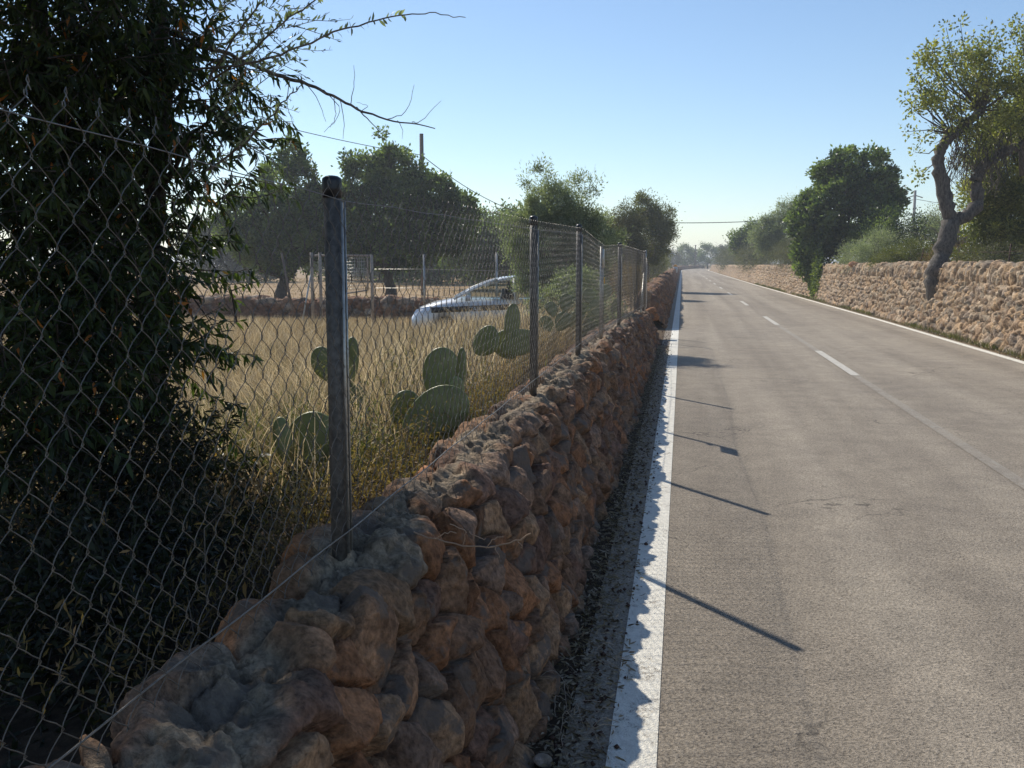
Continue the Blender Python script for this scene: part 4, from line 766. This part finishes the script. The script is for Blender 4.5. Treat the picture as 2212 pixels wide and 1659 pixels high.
for q in range(n):
    r0 = g.uniform(0.004, 0.013); c = np.array([xv[q], yv[q], 0.008 + r0 * 0.5]); D_ = np.array([[1, 0, 0], [0, 1, 0], [-1, 0, 0], [0, -1, 0], [0, 0, 1], [0, 0, -1]]) * g.uniform(0.6, 1.3, (6, 1)) * r0
    V.append(c + D_); k_ = q * 6; F += [[k_, k_ + 1, k_ + 4], [k_ + 1, k_ + 2, k_ + 4], [k_ + 2, k_ + 3, k_ + 4], [k_ + 3, k_, k_ + 4], [k_ + 1, k_, k_ + 5], [k_ + 2, k_ + 1, k_ + 5], [k_ + 3, k_ + 2, k_ + 5], [k_, k_ + 3, k_ + 5]]
tag(mesh_obj('gravel', np.vstack(V), np.array(F), m_rust), 'crumbs of gravel along the foot of the near wall', 'gravel', kind='stuff')
# dry twigs
b = MB()
def ptw(pts, r): b.tube(refine(pts, 4, 0.002), r, 4, cap=False)
ptw([at(895, 1150, 2.75), at(960, 1172, 2.72), at(1040, 1185, 2.7), at(1100, 1175, 2.68), at(1150, 1153, 2.66)], 0.0022)
for a, c, e in [((1000, 1178), (1012, 1150), (975, 1130)), ((1012, 1150), (1035, 1160), (1050, 1165)), ((1050, 1184), (1062, 1163), (1085, 1160)), ((1070, 1182), (1078, 1200), (1080, 1208)), ((1120, 1168), (1126, 1178), (1128, 1184)), ((940, 1165), (960, 1150), (985, 1150))]:
    ptw([at(*a, 2.7), at(*c, 2.68), at(*e, 2.68)], 0.0015)
tag(b.build('dead_twig', simple('dry_twig', (0.42, 0.27, 0.17), 0.8), origin=at(1000, 1175, 2.7)), 'thin dead twig sticking out of the near wall below the nearest post', 'twig')
b = MB()
for q in range(16):
    x0, y0 = -0.37 + g.normal(0, 0.05), 3.1 + g.random() * 0.9; a = g.random() * 6.28; ptw([(x0, y0, 0.02), (x0 + 0.07 * math.cos(a), y0 + 0.07 * math.sin(a), 0.07 + 0.05 * g.random()), (x0 + 0.16 * math.cos(a + .4), y0 + 0.16 * math.sin(a + .4), 0.03)], 0.0014)
tag(b.build('grass_tuft', simple('straw', (0.33, 0.27, 0.2), 0.8), origin=(-0.37, 3.5, 0.02)), 'wispy dry grass stalks at the foot of the near wall', 'grass tuft', kind='stuff')
# ------------------------------------------------------------------ gate frame in the field
def beam(b, p, q, wd): b.tube([p, q], wd / 2 * 1.2, 4)
GT = empty('field_gate', (-8.9, 24.85, 0), 'pale gate frame with a hanging mesh leaf in the field behind the nearest post', 'gate')
A0 = np.array([-9.69, 24.7, 0]); A1 = np.array([-8.13, 25.0, 0]); z1 = 1.88
m_gate = simple('gate_paint', (0.34, 0.29, 0.24), 0.7, 0.1, 0.25)
for p in (A0, A0 + np.array([0.22, 0.04, 0]), A1):
    b = MB(); b.tube([p, p + np.array([0, 0, z1 + (0.06 if p is not A1 else 0)])], 0.045, 8); b.build('post', m_gate, GT)
b = MB(); b.tube([A0 + [0, 0, z1 - .02], A1 + [0, 0, z1 - .02]], 0.03, 6); b.build('top_rail', m_gate, GT)
b = MB(); mid = A0 + (A1 - A0) * 0.5
for z in (0.86, 0.88): pass
b.tube([mid + [0, 0, z1 - .03], mid + [0, 0, 0.84]], 0.025, 6); b.tube([mid + [0, 0, 0.84], A1 + [-0.12, 0, 0.94]], 0.022, 6); b.tube([A1 + [-0.12, 0, z1 - .03], A1 + [-0.12, 0, 0.94]], 0.025, 6)
lf = b.build('gate_leaf', m_gate, GT)
b = MB()
for q in np.linspace(0.03, 0.97, 15):
    e = mid + (A1 + [-0.12, 0, 0] - mid) * q; b.tube([e + [0, 0, 0.86 + 0.1 * q], e + [0, 0, z1 - .04]], 0.005, 4)
for z in np.arange(0.98, z1, 0.09): b.tube([mid + [0, 0, z], A1 + [-0.12, 0, z]], 0.005, 4)
lm = b.build('leaf_mesh', m_galv, GT)
b = MB(); b.tube([A0 + [-0.02, 0, 1.4], A0 + [-0.28, -0.1, 0.05]], 0.02, 6); b.build('brace', simple('blue_grey_pipe', (0.36, 0.42, 0.46), 0.5, 0.4), GT)
for x, y, lb in [(-6.75, 25.2, 'slim grey fence post standing in the field left of the car'), (-4.9, 25.8, 'slim grey fence post standing in the field behind the car bonnet'), (-10.9, 26.4, 'leaning old stake by the field wall left of the gate')]:
    b = MB(); lean = 0.0 if x > -8 else -0.35; b.tube([(x, y, 0), (x + lean * .5, y, 0.9), (x + lean, y, 1.95 if x > -6 or x < -8 else 1.9)], 0.03 if x > -8 else 0.035, 8)
    tag(b.build('field_post', m_galv if x > -8 else m_wood, origin=(x, y, 0)), lb, 'post', 'posts in the field')
b = MB()
for z in (1.5, 1.0): b.tube([(-8.1, 25, z), (-6.75, 25.2, z), (-4.9, 25.8, z - .05), (-2.6, 26, z)], 0.005, 4)
tag(b.build('fence_wire', m_galv, origin=(-6, 25, 1.2)), 'slack wires between the gate and the slim field posts', 'wire')
# ------------------------------------------------------------------ parked car
CRT = empty('parked_car', (0, 0, 0), 'silver white hatchback with a dark side stripe parked in the dry grass', 'car')
car_parts = []
def cmesh(name, V, F, mat, smooth_=True, parent=None):
    o = mesh_obj(name, V, F, mat, None, smooth=smooth_); o.parent = parent or CRT; car_parts.append(o); return o
def carpaint():
    m, n, l = newmat('car_paint'); b = n['Principled BSDF']; p = world_pos(n); v = noise(n, l, 3, 4, 0.6, p)
    l.new(ramp(n, l, v, 0.3, (0.62, 0.63, 0.65), 0.7, (0.74, 0.75, 0.76)), b.inputs['Base Color']); b.inputs['Roughness'].default_value = 0.32; b.inputs['Metallic'].default_value = 0.15
    b.inputs['Coat Weight'].default_value = 0.8; b.inputs['Coat Roughness'].default_value = 0.08; return m
m_car = carpaint(); m_trim = simple('dark_trim', (0.02, 0.022, 0.028), 0.45)
def glassmat(name, tint):
    m, n, l = newmat(name); b = n['Principled BSDF']; b.inputs['Base Color'].default_value = (*tint, 1); b.inputs['Roughness'].default_value = 0.03
    t = n.new('ShaderNodeBsdfTransparent'); t.inputs[0].default_value = (0.85, 0.9, 0.88, 1); ms = n.new('ShaderNodeMixShader'); ms.inputs[0].default_value = 0.85
    l.new(b.outputs[0], ms.inputs[1]); l.new(t.outputs[0], ms.inputs[2]); l.new(ms.outputs[0], n['Material Output'].inputs[0]); return m
m_glass = glassmat('car_glass', (0.03, 0.035, 0.04))
st = [(0.0, 0.45, 0.60, 0.56, 0.28), (0.06, 0.66, 0.70, 0.66, 0.22), (0.20, 0.76, 0.80, 0.76, 0.20), (0.38, 0.80, 0.87, 0.82, 0.22), (0.50, 0.815, 0.905, 0.85, 0.50), (0.62, 0.82, 0.93, 0.87, 0.62), (0.78, 0.82, 0.96, 0.89, 0.62), (0.92, 0.82, 0.985, 0.90, 0.50), (1.02, 0.825, 1.0, 0.91, 0.22), (1.6, 0.83, 0.98, 0.93, 0.20), (2.4, 0.83, 0.98, 0.95, 0.20),
      (2.85, 0.83, 0.99, 0.96, 0.22), (2.95, 0.83, 0.99, 0.96, 0.5), (3.08, 0.83, 0.99, 0.965, 0.62), (3.22, 0.82, 0.99, 0.965, 0.62), (3.36, 0.81, 0.985, 0.96, 0.5), (3.46, 0.79, 0.98, 0.95, 0.24), (3.68, 0.74, 0.94, 0.90, 0.22), (3.80, 0.60, 0.78, 0.74, 0.30), (3.84, 0.5, 0.6, 0.55, 0.36)]
V = []; 
for (x, hw, zt, zs, zb) in st:
    half = [(0, zb), (hw * 0.88, zb), (hw * 0.985, zb + 0.08), (hw, (zb + zs) / 2), (hw * 0.985, zs - 0.08), (hw * 0.93, zs), (hw * 0.7, zt - 0.012), (hw * 0.35, zt), (0, zt)]
    ring = half + [(-y, z) for y, z in half[-2:0:-1]]
    V += [(x, y, z) for y, z in ring]
nr = 16; V = np.array(V); F = grid_faces(len(st), nr); Fc = np.array([[i * nr + nr - 1, i * nr, (i + 1) * nr, (i + 1) * nr + nr - 1] for i in range(len(st) - 1)])
F = np.vstack([F, Fc]); cmesh('body', V, [F, np.array([list(range(nr))]), np.array([list(range((len(st) - 1) * nr, len(st) * nr))[::-1]])], m_car)
rf = [(1.50, 0.50, 1.285), (1.62, 0.56, 1.345), (1.85, 0.60, 1.40), (2.2, 0.61, 1.435), (2.6, 0.61, 1.435), (3.0, 0.60, 1.405), (3.3, 0.57, 1.34), (3.42, 0.54, 1.28)]
V = []
for x, hw, z in rf:
    V += [(x, y, zz_) for y, zz_ in [(-hw, z - 0.07), (-hw * 0.97, z - 0.02), (-hw * 0.6, z), (0, z + 0.012), (hw * 0.6, z), (hw * 0.97, z - 0.02), (hw, z - 0.07), (hw * .9, z - 0.08), (0, z - 0.04), (-hw * .9, z - 0.08)]]
V = np.array(V); F = grid_faces(len(rf), 10); F = np.vstack([F, [[i * 10 + 9, i * 10, (i + 1) * 10, (i + 1) * 10 + 9] for i in range(len(rf) - 1)]]); cmesh('roof', V, F, m_car)
def pillar(pts, r, mat=None):
    b = MB(); b.tube(pts, r, 6); return b
for sg in (1, -1):
    for P_, r_p in (([(0.86, sg * 0.72, 0.97), (1.2, sg * 0.66, 1.15), (1.55, sg * 0.57, 1.30), (1.75, sg * 0.585, 1.36)], 0.028), ([(2.12, sg * 0.76, 0.95), (2.08, sg * 0.62, 1.37)], 0.045), ([(3.30, sg * 0.72, 0.97), (3.05, sg * 0.60, 1.36)], 0.07), ([(3.62, sg * 0.66, 0.95), (3.38, sg * 0.55, 1.27)], 0.05)):
        b = MB(); b.tube(P_, r_p, 6); cmesh('pillar', np.vstack(b.V), [np.vstack(b.F4), np.vstack(b.F3)], m_car)
    ya, yb = sg * 0.755, sg * 0.60
    V = np.array([(0.95, sg * 0.75, 0.95), (2.08, ya, 0.955), (2.05, yb, 1.355), (1.72, sg * .585, 1.33), (1.2, sg * .665, 1.12)]); cmesh('side_window', V, np.array([[0, 1, 2, 3, 4]]), m_glass, False)
    V = np.array([(2.16, ya, 0.955), (3.24, sg * 0.73, 0.975), (3.02, yb, 1.345), (2.12, yb, 1.365)]); cmesh('side_window', V, np.array([[0, 1, 2, 3]]), m_glass, False)
    # stripe, door lines and handle
    b = MB(); 
    for q in range(12):
        x0, x1 = 0.42 + q * 0.2, 0.42 + (q + 1) * 0.2; zc = 0.76 + 0.008 * q
        b.box(((x0 + x1) / 2, sg * 0.822, zc), (0.2, 0.012, 0.11))
    cmesh('side_stripe', np.vstack(b.V), np.vstack(b.F4), m_trim, False)
    for x0 in (1.05, 2.12):
        b = MB(); b.box((x0, sg * 0.829, 0.6), (0.008, 0.008, 0.6)); cmesh('door_seam', np.vstack(b.V), np.vstack(b.F4), m_trim, False)
    b = MB(); b.box((1.15, sg * 0.88, 1.0), (0.1, 0.16, 0.11)); cmesh('wing_mirror', np.vstack(b.V), np.vstack(b.F4), m_car, True)
    V = np.array([(0.06, sg * 0.60, 0.66), (0.40, sg * 0.79, 0.74), (0.42, sg * 0.775, 0.84), (0.12, sg * 0.58, 0.75)]) + np.array([-0.015, sg * 0.022, 0.01]); cmesh('headlight', V, np.array([[0, 1, 2, 3]]), simple('headlight_lens', (0.8, 0.82, 0.85), 0.1, 0.3), False)
    for wx in (0.70, 3.15):
        b = MB(); yw_ = sg * 0.74; b.tube([(wx, yw_ - 0.09, 0.30), (wx, yw_ - 0.08, 0.30), (wx, yw_ + 0.08, 0.30), (wx, yw_ + 0.09, 0.30)], [0.26, 0.30, 0.30, 0.26], 24)
        wl = cmesh('wheel', np.vstack(b.V), [np.vstack(b.F4), np.vstack(b.F3)], m_black)
        b = MB(); b.tube([(wx, yw_ + sg * 0.075, 0.30), (wx, yw_ + sg * 0.095, 0.30)], 0.19, 16); cmesh('rim', np.vstack(b.V), [np.vstack(b.F4), np.vstack(b.F3)], m_galv, True, wl)
V = np.array([(0.84, -0.68, 0.985), (0.84, 0.68, 0.985), (1.52, 0.53, 1.30), (1.52, -0.53, 1.30)]); cmesh('windscreen', V, np.array([[0, 1, 2, 3]]), m_glass, False)
V = np.array([(3.66, -0.6, 0.95), (3.66, 0.6, 0.95), (3.40, 0.5, 1.29), (3.40, -0.5, 1.29)]); cmesh('rear_window', V, np.array([[0, 1, 2, 3]]), m_glass, False)
for sx in (1.95, 2.85):
    for sy in (-0.36, 0.36):
        b = MB(); b.tube([(sx - 0.12, sy, 0.5), (sx, sy, 0.85), (sx + 0.08, sy, 1.12)], [0.2, 0.19, 0.15], 8); b.tube([(sx + 0.09, sy, 1.15), (sx + 0.12, sy, 1.29)], 0.085, 8); cmesh('seat', np.vstack(b.V), [np.vstack(b.F4), np.vstack(b.F3)], m_trim)
# small pale letters on the stripe
fc = bpy.data.curves.new('stripe_text', 'FONT'); fc.body = 'CAR'; fc.size = 0.13; fc.extrude = 0.003; ft = bpy.data.objects.new('lettering', fc); COL.objects.link(ft); bpy.context.view_layer.update()
dg = bpy.context.evaluated_depsgraph_get(); me = bpy.data.meshes.new_from_object(ft.evaluated_get(dg)); bpy.data.objects.remove(ft)
lt = bpy.data.objects.new('lettering', me); COL.objects.link(lt); me.materials.clear(); me.materials.append(simple('pale_letters', (0.7, 0.71, 0.73), 0.5)); lt.parent = CRT
lt.rotation_euler = (math.radians(90), 0, 0); lt.location = (0, 0, 0)
# car local axes: +x runs to the rear, -y is its visible left side
lt.location = (1.15, -0.832, 0.735)
CRT.location = Vector((-5.5, 19.6, -0.02)); CRT.rotation_euler = (0, 0, math.radians(12))
# ------------------------------------------------------------------ poles, cables, marker
UP = empty('utility_pole', (-12.8, 47.6, 0), 'dark wooden utility pole rising behind the broad carob tree', 'pole')
b = MB(); b.tube([(-12.8, 47.6, 0), (-12.8, 47.6, 4), (-12.81, 47.6, 7.95)], [0.13, 0.115, 0.10], 8); b.build('pole_shaft', m_wood, UP)
b = MB(); b.tube([(-12.8, 47.45, 6.92), (-12.6, 47.4, 6.95)], 0.03, 6); b.build('cable_hook', m_galv, UP)
UP2 = empty('utility_pole', (21.3, 97.5, 1.0), 'pale utility pole with a small crossarm seen left of the crooked trunk', 'pole')
b = MB(); b.tube([(21.3, 97.5, 0.8), (21.3, 97.5, 8.3)], [0.17, 0.12], 8); b.build('pole_shaft', m_conc, UP2)
b = MB(); b.tube([(20.6, 97.5, 7.62), (21.3, 97.5, 7.85), (22.0, 97.5, 7.62)], 0.05, 5); b.build('crossarm', m_conc, UP2)
UP3 = empty('utility_pole', (3.0, 236, 0), 'thin distant pole above the trees at the bend', 'pole'); b = MB(); b.tube([(3.0, 236, 0), (3.0, 236, 5.6)], 0.13, 6); b.build('pole_shaft', m_wood, UP3); b = MB(); b.box((3.0, 236, 5.5), (0.5, 0.1, 0.1)); b.build('crossarm', m_wood, UP3)
def cable(p, q, sag, lb, r=0.02):
    t = np.linspace(0, 1, 40)[:, None]; P = np.array(p) * (1 - t) + np.array(q) * t; P[:, 2] -= (4 * sag * t * (1 - t))[:, 0]; b = MB(); b.tube(P, r, 5); tag(b.build('power_cable', m_cable, origin=P[20]), lb, 'cable', 'overhead cables')
cable(at(120, 130, 30), at(911, 335, 47.3), 0.3, 'overhead cable running from the top left down to the wooden pole', 0.016)
cable(at(911, 335, 47.3), at(1250, 474, 62), 1.0, 'overhead cable falling from the wooden pole to behind the grey olive', 0.02)
cable(at(1250, 474, 62), at(1978, 430, 97.2), 1.0, 'overhead cable crossing above the road to the pale pole on the right', 0.028)
hp = at(1250, 474, 62); UP4 = empty('utility_pole', (hp[0], hp[1], 0), 'short wooden pole mostly hidden behind the grey olive tree', 'pole'); b = MB(); b.tube([(hp[0], hp[1], 0), (hp[0], hp[1], hp[2] + 0.15)], [0.12, 0.09], 8); b.build('pole_shaft', m_wood, UP4)
cable(at(1978, 430, 97.2), at(2350, 425, 110), 1.0, 'overhead cable leaving the pale pole behind the crooked tree', 0.024)
KM = empty('kilometre_marker', (-0.62, 92, 0.88), 'small white kilometre stone with an orange top on the far left wall', 'marker')
def arch(zs0, zs1, name, mat, yoff=0):
    pts = [(-0.2, zs0), (0.2, zs0)]
    if zs1 is None: pts = [(-0.2, zs0)] + [(-0.2 * math.cos(a), zs0 + 0.22 * math.sin(a)) for a in np.linspace(0, math.pi, 12)][1:-1][::1] + [(0.2, zs0)]
    else: pts = [(-0.2, zs0), (-0.2, zs1), (0.2, zs1), (0.2, zs0)]
    V = [(-0.62 + x, 92 - 0.08, 0.88 + z) for x, z in pts] + [(-0.62 + x, 92 + 0.08, 0.88 + z) for x, z in pts]; n_ = len(pts)
    F4 = np.array([[i, (i + 1) % n_, n_ + (i + 1) % n_, n_ + i] for i in range(n_)]); mesh_obj(name, np.array(V), [F4, np.array([list(range(n_))[::-1]]), np.array([list(range(n_, 2 * n_))])], mat, KM, smooth=False)
arch(-0.2, 0.34, 'stone_body', simple('marker_white', (0.75, 0.74, 0.7), 0.8)); arch(0.34, None, 'orange_cap', simple('marker_orange', (0.75, 0.33, 0.03), 0.7))
fc = bpy.data.curves.new('t', 'FONT'); fc.body = '10'; fc.size = 0.26; fc.align_x = 'CENTER'; fc.extrude = 0.004; ft = bpy.data.objects.new('t', fc); COL.objects.link(ft); bpy.context.view_layer.update()
me = bpy.data.meshes.new_from_object(ft.evaluated_get(bpy.context.evaluated_depsgraph_get())); bpy.data.objects.remove(ft); me.materials.clear(); me.materials.append(m_black)
nb = bpy.data.objects.new('numerals', me); COL.objects.link(nb); nb.parent = KM; nb.rotation_euler = (math.radians(90), 0, 0); nb.location = (0, -0.085, 0.06)

# ------------------------------------------------------------------ haze
b = MB(); b.box((0, 750, 4.6), (2600, 2700, 13.0)); hz = b.build('haze', None, smooth=False, origin=(0, 750, 4.6))
m, n, l = newmat('haze_air'); n.remove(n['Principled BSDF']); pv = n.new('ShaderNodeVolumePrincipled'); pv.inputs['Color'].default_value = (0.86, 0.92, 1.0, 1); pv.inputs['Density'].default_value = 0.0011; pv.inputs['Anisotropy'].default_value = 0.35
l.new(pv.outputs[0], n['Material Output'].inputs['Volume']); hz.data.materials.append(m); tag(hz, kind='stuff')
